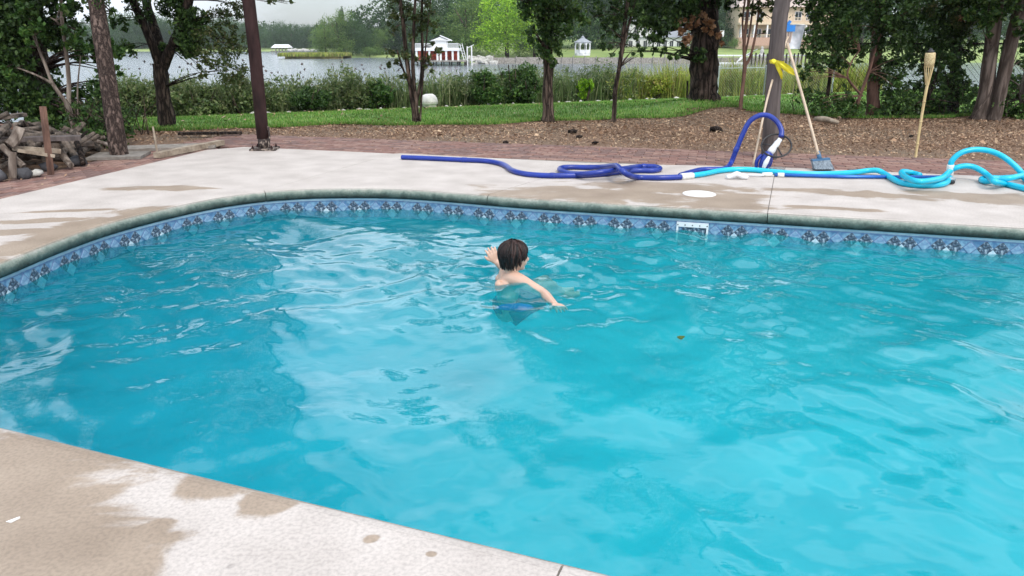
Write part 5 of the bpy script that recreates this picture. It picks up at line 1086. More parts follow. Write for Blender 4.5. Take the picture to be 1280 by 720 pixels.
# twin trunk
near_tree('twin_trunk_tree', 'grey twin trunk tree leaning apart at the mulch edge on the right', (8.0, 12.8),
    [[(1222, 152, 12.8, 14), (1227, 140, 12.8, 9.5), (1232, 115, 12.8, 8.8), (1239, 60, 12.8, 8.2), (1245, 10, 12.8, 8), (1252, -50, 12.8, 7.5), (1262, -250, 12.8, 4)], [(1241, 151, 12.65, 9), (1247, 130, 12.65, 7.4), (1254, 100, 12.65, 7.2), (1265, 50, 12.65, 7), (1274, 10, 12.65, 7), (1290, -60, 12.7, 7), (1330, -260, 12.7, 4)], [(1214, 148, 12.5, 1.3), (1222, 138, 12.4, 1.2), (1236, 120, 12.4, 1), (1240, 108, 12.4, .7)]],
    [('leaf_mid', [pb(1240, 6, 12.4, 15, 260), pb(1258, 14, 12.4, 13, 200), pb(1232, 34, 12.4, 12, 150), pb(1274, 30, 12.3, 12, 160), pb(1222, 20, 12.5, 14, 200)], .10),
     ('leaf_dark', row(1200, 1330, -30, 12.6, 44, 1400, 4) + row(1180, 1350, -110, 12.6, 80, 2400, 3) + row(1180, 1380, -230, 12.6, 100, 3000, 3) + [pb(1284, 40, 12.8, 18, 400), pb(1270, 66, 13.2, 14, 200)], .10)], 'bark_twin', G, rough=.15)
near_tree('edge_tree', 'grey trunk with bushy green undergrowth at the right edge of the view', (8.9, 13.0),
    [[(1290, 152, 13, 15), (1290, 120, 13, 12), (1296, 60, 13, 11), (1305, -40, 13, 9), (1320, -200, 13, 5)]],
    [('leaf_mid', [pb(1262, 130, 13.4, 16, 420), pb(1275, 110, 13.6, 14, 240), pb(1262, 104, 13.8, 12, 160), pb(1250, 145, 13.3, 10, 160), pb(1280, 140, 12.8, 12, 200), pb(1210, 120, 14, 12, 160), pb(1206, 142, 14, 12, 200)], .09), ('leaf_dark', [pb(1280, 88, 13.8, 18, 420), pb(1272, 150, 13.2, 8, 120)], .085)], 'bark_grey', G)
# low undergrowth by the fence
def undergrowth(px, py, Y, w_, n, mat, label, sz=.07):
    p = at(px, py, Y); r_ = empty('undergrowth', (p.x, Y, gzf(p.x, Y)), label, 'bush', 'weedy bushes under the evergreens')
    bl = [(p.x + random.uniform(-1, 1) * w_ / 2, Y + random.uniform(-.3, .3), gzf(p.x, Y) + random.uniform(.08, .45), .22, .22, .16, n // 8) for _ in range(8)]
    leaves('foliage', bl, sz, M[mat], r_, clump=14)
    mb = MB()
    for k in range(8): a = Vector((p.x + random.uniform(-1, 1) * w_ / 2, Y, gzf(p.x, Y) - .02)); mb.tube([a, a + Vector((random.uniform(-.2, .2), random.uniform(-.1, .1), .3)), a + Vector((random.uniform(-.4, .4), random.uniform(-.2, .2), .6))], [.008, .006, .003], 4, caps=False)
    mb.build('stem', M['bark_brown'], r_)
undergrowth(1015, 142, 13.3, .7, 420, 'leaf_mid', 'thin weedy bush left of the dark fence post')
undergrowth(1052, 145, 13.2, .8, 520, 'leaf_mid', 'thin weedy bush between the dark fence post and the reddish trunk')
undergrowth(1130, 150, 13.3, .9, 700, 'leaf_dark', 'dark low bush right of the reddish trunk')
undergrowth(1175, 150, 13.3, .8, 700, 'leaf_dark', 'dark low bush behind the foot of the bamboo torch')
undergrowth(1255, 150, 12.9, .6, 400, 'leaf_mid', 'low green weeds just right of the twin trunk')
undergrowth(112, 182, 9.2, .6, 520, 'leaf_dark', 'dark glossy bush between the woodpile and the leaning pine trunk', .06)
undergrowth(130, 170, 9.4, .5, 420, 'leaf_mid', 'green leafy bush close to the left side of the leaning pine trunk', .06)
undergrowth(160, 160, 10.6, .6, 380, 'leaf_dark', 'dark bush right of the leaning pine trunk', .07)
# ================================================================== YARD THINGS
# rusty steel post with base plate
M['rust_steel'] = mk('rust_steel', (.016, .009, .009), (.050, .026, .025), 8, .55, .4, (1, 1, .3), bscale=40, dist=.006)
M['chipped'] = mk('chipped_rust', (.03, .02, .018), (.30, .24, .20), 22, .8, .6, lo=.5, hi=.62)
b0 = P(331, 187); Yp = b0.y
sp = empty('steel_post', (b0.x, Yp, 0), 'dark brown painted steel post bolted to the corner of the concrete deck', 'post')
k_ = pxm(Yp); mb = MB(); mb.tube([(b0.x, Yp, .02), at(329, 172, Yp)], [7.2 * k_, 7.4 * k_], 20); mb.build('post_foot', M['chipped'], sp, True)
mb = MB(); mb.tube([at(329, 173, Yp), at(326.5, 150, Yp), at(318, 60, Yp), at(310, -5, Yp), at(296, -130, Yp), at(280, -260, Yp)], 7.6 * k_, 20); mb.build('shaft', M['rust_steel'], sp, True)
for nm in ('rust_steel',): bs_ = [n for n in M[nm].node_tree.nodes if n.type == 'BSDF_PRINCIPLED'][0]; bs_.inputs['Roughness'].default_value = .8; bs_.inputs['Specular IOR Level'].default_value = .15
mb = MB(); mb.box((b0.x, Yp, .012), (.30, .26, .022), .1); mb.build('base_plate', M['chipped'], sp)
for sx in (-1, 1):
    for sy in (-1, 1): mb = MB(); mb.lathe((b0.x + sx * .11, Yp + sy * .09, .023), [(.016, 0), (.016, .015), (.008, .02), (.008, .035)], 6); mb.build('bolt', M['rust_steel'], sp)
mb = MB(); mb.tube([at(336, 185, Yp - .08), at(337, 170, Yp - .07), at(335, 158, Yp - .06)], .012, 6, 4, .3); mb.build('flaking_paint', M['chipped'], sp)
# grey round wooden post on the right
b1 = P(958, 200); Yq = 8.25; k_ = pxm(Yq)
wp = empty('wooden_post', (at(962, 195, Yq).x, Yq, 0), 'weathered grey round wooden post behind the pool hoses', 'post')
st = [(961, 202, 10.2), (963, 170, 9.6), (966, 120, 9.4), (970, 70, 9.3), (975, 20, 9.2), (979, -5, 9.2), (990, -140, 9), (1002, -300, 8.6)]
pts = [at(px, py, Yq) for px, py, r_ in st]; pts[0].z = -.1
mb = MB(); mb.tube(pts, [r_ * k_ for _, _, r_ in st], 20, 5, .06); mb.build('shaft', M['wood_grey'], wp, True)
# yellow ribbon
M['ribbon'] = mk('yellow_ribbon', (.70, .58, .01), (.85, .75, .04), 14, .4, .3)
kn = at(967, 77, Yq - .11); rb = empty('yellow_ribbon', kn, 'bright yellow plastic ribbon knotted round the wooden post and caught on the broom handle', 'ribbon')
mb = MB(); pc = at(970, 77, Yq); V = []
for a in range(20):
    t = 2 * math.pi * a / 20; V += [(pc.x + math.cos(t) * 9.9 * k_, Yq + math.sin(t) * 9.9 * k_, pc.z + .012 + .01 * math.sin(t * 2)), (pc.x + math.cos(t) * 9.7 * k_, Yq + math.sin(t) * 9.7 * k_, pc.z - .018)]
mb.add(V, [(2 * i, 2 * ((i + 1) % 20), 2 * ((i + 1) % 20) + 1, 2 * i + 1) for i in range(20)]); mb.build('band', M['ribbon'], rb)
mb = MB(); mb.blob(kn, (.03, .025, .026), 2, .5, 3, 3); mb.build('knot', M['ribbon'], rb, True)
def strip(pts, wd, name, par, mat, twist=0.0):
    V = []; n = len(pts)
    for i, (p, w_) in enumerate(zip(pts, wd)):
        d = (pts[min(i + 1, n - 1)] - pts[max(i - 1, 0)]).normalized(); s_ = d.cross(Vector((0, 1, 0))).normalized(); s_ = (Matrix.Rotation(twist * i, 3, d) @ s_)
        for j in range(5): u = j / 4 - .5; V.append(p + s_ * w_ * u + Vector((0, .012 * math.sin(j * 2.2 + i * 1.1), 0)))
    m_ = MB(); m_.add(V, [(i * 5 + j, i * 5 + j + 1, i * 5 + 5 + j + 1, i * 5 + 5 + j) for i in range(n - 1) for j in range(4)]); return m_.build(name, mat, par, True)
strip([at(968, 77, Yq - .12), at(975, 79, Yq - .13), at(982, 84, Yq - .14), at(989, 89, Yq - .15), at(995, 93, Yq - .14)], [.03, .05, .065, .06, .03], 'tail', rb, M['ribbon'], .12)
strip([at(970, 78, Yq - .12), at(973, 85, Yq - .12), at(976, 92, Yq - .12), at(977, 99, Yq - .11)], [.035, .035, .03, .012], 'tail', rb, M['ribbon'], .2)
# broom
M['pole_wood'] = mk('pole_wood', (.42, .32, .23), (.60, .48, .36), 9, .6)
M['broom_blue'] = mk('broom_blue', (.05, .13, .24), (.08, .18, .32), 8, .4)
M['bristle'] = mk('bristle', (.10, .13, .16), (.26, .31, .36), 60, .8, .6, (1, 1, .1))
bc = P(1027, 212); Yb2 = bc.y
br = empty('broom', (bc.x, Yb2, 0), 'broom with blue head and grey bristles on the deck, handle leaning towards the post', 'broom')
mb = MB(); mb.tube([at(1023, 193, Yb2), at(1010, 145, Yb2 + .22), at(996, 95, Yb2 + .42), at(984, 54, Yb2 + .62)], .0135, 10, 5); mb.build('handle', M['pole_wood'], br, True)
mb = MB(); mb.tube([at(1024.5, 199, Yb2), at(1022.5, 189, Yb2 + .02)], [.024, .017], 10); mb.blob(at(1025, 200, Yb2), (.05, .025, .025), 1, .1); mb.build('socket', M['broom_blue'], br, True)
mb = MB(); A_ = at(1014.5, 201, Yb2); B_ = at(1036.5, 199, Yb2); mb.beam(A_, B_, .05, .028); mb.build('head', M['broom_blue'], br)
mb = MB(); 
for i in range(150):
    u = random.random(); t = A_.lerp(B_, u); t.y += random.uniform(-.022, .022); e_ = P(1015.5 + 26 * u, 212.5); e_.z = .004; e_.y += random.uniform(-.035, .035) - .01; e_.x += random.uniform(-.01, .01)
    mb.tube([t, t.lerp(e_, .5) + Vector((0, 0, 0)), e_], [.0045, .004, .003], 3, caps=False)
e0, e1 = P(1017, 211, .02), P(1040, 211, .02); q0, q1 = A_, B_; wv = Vector((0, .022, 0)); wb = Vector((0, .03, 0))
mb.add([q0 - wv, q1 - wv, q1 + wv, q0 + wv, e0 - wb, e1 - wb, e1 + wb, e0 + wb], [(0, 1, 5, 4), (1, 2, 6, 5), (2, 3, 7, 6), (3, 0, 4, 7), (4, 5, 6, 7)]); tag(mb.build('bristles', M['bristle'], br), kind='stuff')
# leaf skimmer net leaning behind the post
M['net_blue'] = mk('net_blue', (.02, .20, .62), (.03, .26, .70), 8, .4)
sn = empty('leaf_skimmer', P(941, 208) + Vector((0, 0, 0)), 'leaf skimmer behind the wooden post, tan pole with silver net and blue bracket', 'leaf skimmer')
Ys = P(941, 208).y
mb = MB(); mb.tube([at(941, 208, Ys), at(950, 165, Ys + .15), at(960, 120, Ys + .36), at(972, 80, Ys + .75), at(985, 46, Ys + 1.0)], .011, 8, 5); mb.build('pole', M['pole_wood'], sn, True)
Yn = Ys + 1.0
mb = MB()
for dx in (-3, 0, 3): mb.tube([at(987 + dx, 39, Yn), at(985 + dx * .6, 54, Yn)], .010, 6)
mb.build('fork', M['roof_pink'], sn)
mb = MB(); mb.beam(at(981.5, 35.5, Yn), at(993.5, 35.5, Yn), .03, .065); mb.beam(at(984, 32, Yn), at(988, 26, Yn), .02, .03); mb.build('bracket', M['net_blue'], sn)
m, t, b, out = nodes('silver_net'); b.inputs['Base Color'].default_value = (.55, .60, .66, 1); b.inputs['Roughness'].default_value = .5
tcn = t.nodes.new('ShaderNodeTexCoord'); nn = t.nodes.new('ShaderNodeTexNoise'); nn.inputs['Scale'].default_value = 9; t.links.new(tcn.outputs['Object'], nn.inputs['Vector']); rr = t.nodes.new('ShaderNodeValToRGB'); rr.color_ramp.elements[0].color = (.34, .38, .42, 1); rr.color_ramp.elements[1].color = (.70, .74, .80, 1); rr.color_ramp.elements[0].position = .35; rr.color_ramp.elements[1].position = .65
t.links.new(nn.outputs['Fac'], rr.inputs[0]); t.links.new(rr.outputs[0], b.inputs['Base Color']); tpn = t.nodes.new('ShaderNodeBsdfTransparent'); ms = t.nodes.new('ShaderNodeMixShader'); ms.inputs[0].default_value = .12; t.links.new(b.outputs[0], ms.inputs[1]); t.links.new(tpn.outputs[0], ms.inputs[2]); t.links.new(ms.outputs[0], out.inputs[0])
M['net'] = m
V = []; NX, NY = 7, 9
c00, c10, c11, c01 = (986, 30), (1006, 31), (999, 61), (985, 61)
for j in range(NY):
    for i in range(NX):
        u, v = i / (NX - 1), j / (NY - 1); px = (c00[0] * (1 - u) + c10[0] * u) * (1 - v) + (c01[0] * (1 - u) + c11[0] * u) * v; py = (c00[1] * (1 - u) + c10[1] * u) * (1 - v) + (c01[1] * (1 - u) + c11[1] * u) * v
        p = at(px, py, Yn + .04); p.y += .05 * math.sin(math.pi * u) * math.sin(math.pi * v) + .006 * math.sin(i * 2.1 + j); V.append(p)
mb = MB(); mb.add(V, [(j * NX + i, j * NX + i + 1, (j + 1) * NX + i + 1, (j + 1) * NX + i) for j in range(NY - 1) for i in range(NX - 1)]); mb.build('net', M['net'], sn, True)
mb = MB(); mb.tube([at(*c, Yn + .04) for c in (c01, c00, c10, c11, c01)], .006, 6); mb.build('net_frame', M['galv'], sn)
# bamboo torch
M['bamboo'] = mk('bamboo', (.50, .38, .18), (.68, .55, .30), 12, .5, .2, (1, 1, .2))
t0 = P(1145, 196); Yt = t0.y; tk = pxm(Yt)
to = empty('bamboo_torch', (t0.x, Yt, 0), 'bamboo garden torch with a woven head standing in the dirt, leaning slightly right', 'torch')
T = [(1144.6, 197), (1149, 165), (1153, 140), (1157, 117), (1160, 102)]
mb = MB(); pts = [at(px, py, Yt) for px, py in T]; pts[0].z = -.1; mb.tube(pts, [.013, .014, .0145, .015, .016], 12, 3)
for px, py in ((1147, 180), (1151, 152), (1155.2, 127)): c = at(px, py, Yt); mb.tube([c - Vector((0, 0, .006)), c + Vector((0, 0, .006))], .0172, 12)
mb.build('cane', M['bamboo'], to, True)
ax = (at(1162.5, 70, Yt) - at(1158.5, 107, Yt)).normalized(); basec = at(1158.8, 106, Yt); Lh = (at(1162, 66, Yt) - basec).length; rot = ax.to_track_quat('Z', 'Y').to_matrix()
def hr(t): return .016 + (.046 - .016) * min(1, t / .62) ** 1.1 + (.004 if t > .62 else 0)
for k in range(12):
    a = 2 * math.pi * k / 12; mb = MB(); pts = []
    for j in range(9): tt = j / 8 * .60; pts.append(basec + rot @ Vector((math.cos(a) * hr(tt), math.sin(a) * hr(tt), tt * Lh)))
    mb.tube(pts, .0042, 4, caps=False); mb.build('strip', M['bamboo'], to)
mb = MB(); mb.lathe(basec, [(hr(.55), .55 * Lh), (hr(.7) * 1.02, .7 * Lh), (.052, .85 * Lh), (.050, .98 * Lh), (.044, 1.0 * Lh)], 16, rot); mb.build('woven_head', mk('weave', (.36, .26, .11), (.74, .62, .36), 70, .6, 1.0, (1, 1, 2.2), dist=.004), to, True)
mb = MB(); mb.lathe(basec, [(.035, .98 * Lh), (.035, 1.06 * Lh), (.02, 1.08 * Lh), (.012, 1.14 * Lh)], 14, rot); mb.build('oil_can', M['black'], to, True)
# ------------------------------------------------------------------ hoses
M['hose_dark'] = mk('hose_navy', (.007, .026, .22), (.010, .036, .30), 5, .32, .5, bscale=3)
M['hose_light'] = mk('hose_cyan', (.0, .42, .62), (.01, .50, .70), 5, .32)
M['cuff'] = mk('cuff_white', (.62, .62, .58), (.75, .75, .72), 5, .4)
M['plastic_white'] = mk('plastic_white', (.66, .68, .70), (.76, .78, .80), 5, .35)
for nm in ('hose_dark', 'hose_light'):      # fine ribbing of the corrugated hose
    t = M[nm].node_tree; bsdf = [n for n in t.nodes if n.type == 'BSDF_PRINCIPLED'][0]
HR = .026
def gp(px, py, lift=0.0): p = P(px, py, HR + lift); return p
def hose_mesh(pts, r_, mat, name, par, n=8):
    """corrugated tube: the radius pulses in small ribs along the length"""
    q = MB(); q.tube(pts, [r_] * len(pts), 3, n)   # resample first
    cs = [sum((Vector(v) for v in q.V[i * 3:(i + 1) * 3]), Vector()) / 3 for i in range(len(q.V) // 3)]
    L_ = [0.0]
    for a, b_ in zip(cs[:-1], cs[1:]): L_.append(L_[-1] + (b_ - a).length)
    step = .0105; m_ = int(L_[-1] / step); out_ = []; j = 0
    for i in range(m_ + 1):
        s_ = i * step
        while j < len(L_) - 2 and L_[j + 1] < s_: j += 1
        out_.append(cs[j].lerp(cs[j + 1], (s_ - L_[j]) / max(1e-9, L_[j + 1] - L_[j])))
    mb = MB(); mb.tube(out_, [r_ * (1.0 if i % 2 else .94) for i in range(len(out_))], 14); return mb.build(name, mat, par, True)
hd = empty('vacuum_hose', P(501, 196.5), 'long navy blue hose along the deck, looped midway and arching up to the cleaner', 'hose')
pts = [gp(502, 196.5), gp(540, 198), (gp(578, 199.8)), gp(605, 201), gp(622, 203.5), gp(632, 207), gp(640, 212.8), gp(655, 217), gp(675, 219), gp(698, 219.6), gp(731, 219), gp(757, 217.2), gp(776, 214.8), gp(798, 213.2),
       gp(817, 213.2), gp(825, 210.8, .0), gp(816, 208.2, 0), gp(798, 208.4, 0), gp(780, 211, .05), gp(764, 213.6, .055), gp(748, 215.6, .05), gp(730, 217.4, .03), gp(712, 216.6, .0), gp(701, 213.3), gp(701, 210.2), gp(712, 208.8), gp(732, 209.2), gp(752, 208.8, .02), gp(764, 207.6, .07), gp(771, 207.6, .10), gp(777, 213, .10), gp(785, 218.5, .06), gp(797, 221.6, 0), gp(825, 222.2), gp(853, 221.2)]
hose_mesh(pts, HR, M['hose_dark'], 'hose', hd)
Ya = P(912, 208).y
pts2 = [gp(850, 219.3), gp(864, 215.2), gp(877, 212.2), gp(893, 211.6), gp(905, 211.0), at(913, 205, Ya), at(920, 188, Ya), at(928.5, 167.5, Ya), at(937, 152, Ya), at(949, 144.5, Ya), at(961, 144.8, Ya - .02), at(971.5, 152.5, Ya - .08), at(976.8, 163, Ya - .13), at(976, 172, Ya - .17)]
hose_mesh(pts2, HR, M['hose_dark'], 'hose_arch', hd)
def cuff(a, b_, r_, mat, name, par): mb = MB(); mb.tube([a, a.lerp(b_, .15), a.lerp(b_, .85), b_], [r_ * .93, r_, r_, r_ * .93], 16); return mb.build(name, mat, par, True)
for (x1, y1, x2, y2) in ((577, 199.8, 584, 200), (687, 219.4, 694, 219.6), (802, 208.2, 807, 208.0)): cuff(gp(x1, y1), gp(x2, y2), HR * 1.1, M['hose_dark'], 'joint_sleeve', hd)
cuff(at(919, 190, Ya), at(921.5, 184, Ya), HR * 1.1, M['hose_dark'], 'joint_sleeve', hd)
hl = empty('backwash_hose', P(900, 213), 'bright cyan hose stretched along the deck to coils at the right, with white end cuffs', 'hose')
Yl = P(1190, 224).y
main = [gp(866, 219.4), gp(882, 217), gp(900, 213.4), gp(919, 211.8), gp(942, 212.3), gp(974, 215.3), gp(1005, 217.2), gp(1036, 217.2), gp(1067, 215.6), gp(1084, 213.4, .01), gp(1097, 213.2, .02), gp(1106, 217.4), gp(1116, 223.6), gp(1128, 228.8), gp(1146, 231.3), gp(1166, 231.6), gp(1178, 230.2), gp(1184, 227.4), gp(1187, 222)]
hose_mesh(main, HR, M['hose_light'], 'hose', hl)
arc = [at(1188.5, 207, Yl), at(1190, 201, Yl), at(1198, 193, Yl), at(1209, 188.4, Yl), at(1223, 187, Yl), at(1239, 189.3, Yl), at(1254, 196, Yl), at(1266, 205, Yl - .05), at(1275, 214, Yl - .1), at(1282, 224, Yl - .15), gp(1300, 236), gp(1330, 246), gp(1352, 240), gp(1330, 224), gp(1300, 216, .05), gp(1280, 218.8, .05), gp(1264, 222.4, .055), gp(1249, 225, .03), gp(1236, 226.6, .01), gp(1228.5, 226, .0), gp(1227.5, 223.6, .0), gp(1236, 222.4), gp(1252, 222.6, .0), gp(1270, 221, .0), gp(1290, 217, .0)]
hose_mesh(arc, HR, M['hose_light'], 'hose_arch', hl)
l2 = [gp(1150, 219), gp(1140, 216.2), gp(1131, 214.6, .03), gp(1127, 215.5, .05), gp(1130, 220, .05), gp(1138, 224.6, .06), gp(1150, 227, .065), gp(1166, 225.2, .06), gp(1178, 222.0, .05), at(1187, 214.5, Yl - .02), at(1195, 209.8, Yl - .02), at(1206, 207.4, Yl - .03), at(1217, 208.8, Yl - .05), at(1227, 213.5, Yl - .1), at(1235, 219.5, Yl - .18), gp(1243, 227, .05), gp(1256, 230, .0), gp(1270, 233), gp(1290, 238), gp(1330, 250)]
hose_mesh(l2, HR, M['hose_light'], 'hose_coil', hl)
cuff(gp(851, 221), gp(866, 219.6), HR * 1.22, M['cuff'], 'end_cuff', hl)
cuff(gp(1187, 219, .01), at(1188.5, 205.5, Yl), HR * 1.22, M['cuff'], 'end_cuff', hl)
# suction cleaner
Yc = Ya - .2
cl = empty('pool_cleaner', P(960, 212), 'navy and white pool cleaner with black bumper ring at the arched hose end', 'pool cleaner')
nk0, nk1 = at(975.5, 173.5, Yc), at(962.5, 191, Yc)
mb = MB(); mb.tube([nk0, nk0.lerp(nk1, .2), nk0.lerp(nk1, .28), nk0.lerp(nk1, .6), nk0.lerp(nk1, .75), nk1], [.022, .024, .029, .031, .036, .034], 16, 2); mb.build('neck', M['plastic_white'], cl, True)
bo0, bo1 = at(962, 190, Yc), at(953, 211, Yc)
mb = MB(); mb.tube([bo0, bo0.lerp(bo1, .15), bo0.lerp(bo1, .5), bo0.lerp(bo1, .85), bo1], [.04, .062, .072, .066, .05], 10, 3, 0, 0, True, .75); mb.build('body', M['hose_dark'], cl, True)
mb = MB(); mb.tube([at(961.5, 196, Yc - .075), at(957.5, 203, Yc - .085), at(954.5, 210, Yc - .08)], [.015, .025, .018], 10, 4); mb.build('side_plate', M['plastic_white'], cl, True)
for dx in (-9.5, 8): mb = MB(); mb.tube([at(958 + dx * .6, 193, Yc), at(955.5 + dx, 201, Yc), at(954 + dx * .9, 210, Yc)], [.012, .02, .015], 8, 3); mb.build('fin', M['hose_dark'], cl, True)
mb = MB(); c = at(970.5, 182, Yc); R1 = 18.0 * pxm(Yc)
tilt = Matrix.Rotation(R(-14), 3, 'Y') @ Matrix.Rotation(R(44), 3, 'X')
ring = [c + tilt @ Vector((math.cos(a) * R1, math.sin(a) * R1 * .98, 0)) for a in [2 * math.pi * i / 32 for i in range(33)]]
mb.tube(ring, .009, 8, caps=False)
for k in range(3): a = 2 * math.pi * k / 3 + 2.7; mb.tube([c + tilt @ Vector((math.cos(a) * .02, math.sin(a) * .02, 0)), c + tilt @ Vector((math.cos(a) * R1, math.sin(a) * R1, 0))], .0075, 6)
mb.build('bumper_ring', M['black'], cl, True)
mb = MB(); mb.box(P(972, 212, .02) , (.11, .09, .04), .3); mb.box(P(966, 213, .03), (.06, .05, .06), .1); tag(mb.build('hose_connector', mk('dull_grey', (.16, .16, .16), (.28, .27, .26), 20, .8), None), 'small grey fitting on the deck at the foot of the pool cleaner', 'fitting')
# telescopic pole with white vacuum head
M['pole_blue'] = mk('pole_blue', (.01, .10, .42), (.02, .14, .50), 6, .25, metallic=.3)
vp = empty('vacuum_pole', P(930, 221), 'blue telescopic pool pole lying behind the cyan hose, white vacuum head at its left end', 'pool pole')
mb = MB(); mb.tube([P(968, 218.4, .02), P(1060, 221, .02), P(1186, 221.4, .02)], .0165, 12); mb.build('pole', M['pole_blue'], vp, True)
mb = MB(); mb.tube([P(930, 218.6, .02), P(955, 218.8, .02)], .011, 10); mb.build('inner_tube', M['plastic_white'], vp, True)
mb = MB(); mb.tube([P(953, 218.2, .02), P(965, 218.2, .02)], .021, 12); mb.tube([P(972, 218.6, .02), P(980, 218.8, .02)], .021, 12); mb.build('lock_sleeve', M['cuff'], vp, True)
mb = MB(); mb.tube([P(908, 221.4, .02), P(914, 220.6, .025), P(921, 217.6, .05), P(928, 220.8, .025), P(935, 221.6, .02)], [.018, .024, .026, .024, .018], 10, 4); mb.tube([P(921, 219, .03), P(932, 218.6, .02)], .016, 10); mb.build('vacuum_head', M['plastic_white'], vp, True)
en = empty('pole_grip', P(1187, 226), 'short grey and black fitting at the right end of the blue pole', 'fitting')
mb = MB(); mb.tube([P(1180, 224.6, .03), P(1193, 224.6, .03)], .022, 12); mb.build('grip', M['galv'], en, True)
mb = MB(); mb.tube([P(1181, 228, .02), P(1192, 227.6, .02)], .018, 10); mb.build('foot', M['black'], en, True)
# skimmer lid on the deck
# skimmer face plate in the pool wall
i0 = near_i(P(842, 260).to_2d()); i1 = near_i(P(886, 263).to_2d()); a = WALL[i0]; b_ = WALL[i1]; 
if a.x > b_.x: a, b_ = b_, a
d = (b_ - a).normalized(); n_ = Vector((-d.y, d.x)); n_ = n_ if n_.y < 0 else -n_
sf = empty('pool_skimmer', (a.x, a.y, WZ), 'white pool skimmer: face plate at the waterline and round lid in the deck above', 'skimmer')
c = P(874, 242.5); r_ = 19.5 / FPX * ((c - cam.location).length)
mb = MB(); mb.lathe((c.x, c.y, .0005), [(r_ * 1.02, 0), (r_ * 1.0, .004), (r_ * .97, .0055), (r_ * .90, .0055), (r_ * .89, .0045), (.01, .005)], 40); sl = mb.build('skimmer_lid', mk('lid_white', (.62, .61, .60), (.72, .71, .70), 12, .6), sf, False)
def wq(u, z, o_=.008): q = a + (b_ - a) * u + n_ * o_; return Vector((q.x, q.y, z))
ang = math.atan2(d.y, d.x); Lw = (b_ - a).length
mb = MB(); m3 = Matrix.Rotation(ang, 3, 'Z')
zt = -.115; mb.box(wq(.5, zt - .018), (Lw, .014, .036), m3); mb.box(wq(.03, zt - .09), (Lw * .06, .014, .108), m3); mb.box(wq(.97, zt - .09), (Lw * .06, .014, .108), m3); mb.build('face_plate', M['plastic_white'], sf)
mb = MB(); mb.box(wq(.5, zt - .12, -.002), (Lw * .86, .004, .13), m3); mb.build('opening', mk('opening_dark', (.10, .22, .28), rough=.6), sf)
for u in (.04, .27, .5, .73, .96): mb = MB(); mb.lathe(wq(u, zt - .02, .017), [(.005, 0), (.004, .003)], 8, Matrix.Rotation(ang, 3, 'Z') @ Matrix.Rotation(R(90), 3, 'X')); mb.build('screw', M['black'], sf)
# floating leaf, paint chip
mb = MB(); c = P(851, 422, WZ + .004); mb.tube([c + Vector((-.02, 0, .004)), c, c + Vector((.02, .004, .006))], [.002, .012, .002], 6, 3, caps=False, flat=.2); tag(mb.build('floating_leaf', M['leaf_mid'], None), 'small green leaf floating on the pool right of the swimmer', 'leaf')
mb = MB(); c = P(15, 651); mb.add([c + Vector((-.012, -.006, .002)), c + Vector((.004, -.010, .004)), c + Vector((.016, .010, .007)), c + Vector((.002, .004, .003)), c + Vector((-.012, -.006, .0005)), c + Vector((.004, -.010, .0005)), c + Vector((.016, .010, .0005)), c + Vector((.002, .004, .0005))], [(0, 1, 2, 3), (4, 7, 6, 5), (0, 4, 5, 1), (1, 5, 6, 2), (2, 6, 7, 3), (3, 7, 4, 0)]); tag(mb.build('paint_chip', M['white_paint'], None), 'tiny white chip lying on the near concrete deck at lower left', 'chip')
# ------------------------------------------------------------------ woodpile
G = 'logs in the woodpile'
def pile_p(px, py, Y): return at(px, py, Y)
LG = 0
def log(a, b_, r_, mat='wood_log', label='rough grey brown log in the jumbled woodpile at the left', name='log'):
    global LG; LG += 1
    m_ = a.lerp(b_, .5) + Vector((random.uniform(-.02, .02), 0, random.uniform(-.02, .02))); mb = MB(); mb.tube([a, m_, b_], [r_, r_ * .96, r_ * .86], 9, 3, .18, LG * 1.7); return tag(mb.build(name, M[mat], None, False), label, 'log', G)
rg = random.Random(3)
LOGK = [('wood_log', 'dark brown broken log in the jumbled woodpile at the left')] * 3 + [('wood_log', 'dark brown broken log in the jumbled woodpile at the left'), ('wood_log', 'dark brown broken log in the jumbled woodpile at the left'), ('bark_grey', 'pale grey barked log in the jumbled woodpile at the left'), ('bark_dark', 'blackish barked log in the jumbled woodpile at the left')]
for i in range(150):
    px = rg.uniform(-40, 118); Y = rg.uniform(7.1, 8.4) + (px > 60) * .5
    topy = 148 + max(0, (px - 50)) * .45
    zmax = max(.14, at(px, topy + 6, Y).z * .95); z = rg.uniform(.05, zmax); c = Vector((at(px, 190, Y).x, Y, z)); L_ = rg.uniform(.2, .62)
    yaw = rg.uniform(-1.2, 1.2) if rg.random() < .6 else rg.uniform(1.2, 1.9); pit = rg.uniform(-.55, .55)
    d = Vector((math.cos(yaw) * math.cos(pit), math.sin(yaw) * math.cos(pit), math.sin(pit))) * L_ / 2
    a, b_ = c - d, c + d; a.z = max(.04, a.z); b_.z = max(.04, b_.z)
    if not inside([(p.x, p.y) for p in outward(DECK, .85)], np.array([c.x]), np.array([c.y]))[0]: log(a, b_, rg.choice([.016, .02, .026, .034, .045]), *rg.choice(LOGK))
log(at(2, 182, 7.0), at(30, 208, 6.95), .030, 'bark_grey', 'pale grey log slanting down across the front of the woodpile')
log(at(25, 160, 7.1), at(12, 182, 7.0), .052, 'bark_grey', 'thick pale grey log leaning against the upper board of the woodpile')
log(at(76, 189, 7.6), at(89, 207, 7.45), .034, 'bark_grey', 'short pale stick propped at the right front of the woodpile')
log(at(96, 178, 7.8), at(104, 205, 7.6), .03, 'bark_dark', 'dark upright stick at the right end of the woodpile')
log(at(16, 190, 6.9), at(16, 222, 6.85), .034, 'bark_grey', 'short upright grey stick at the front of the woodpile')
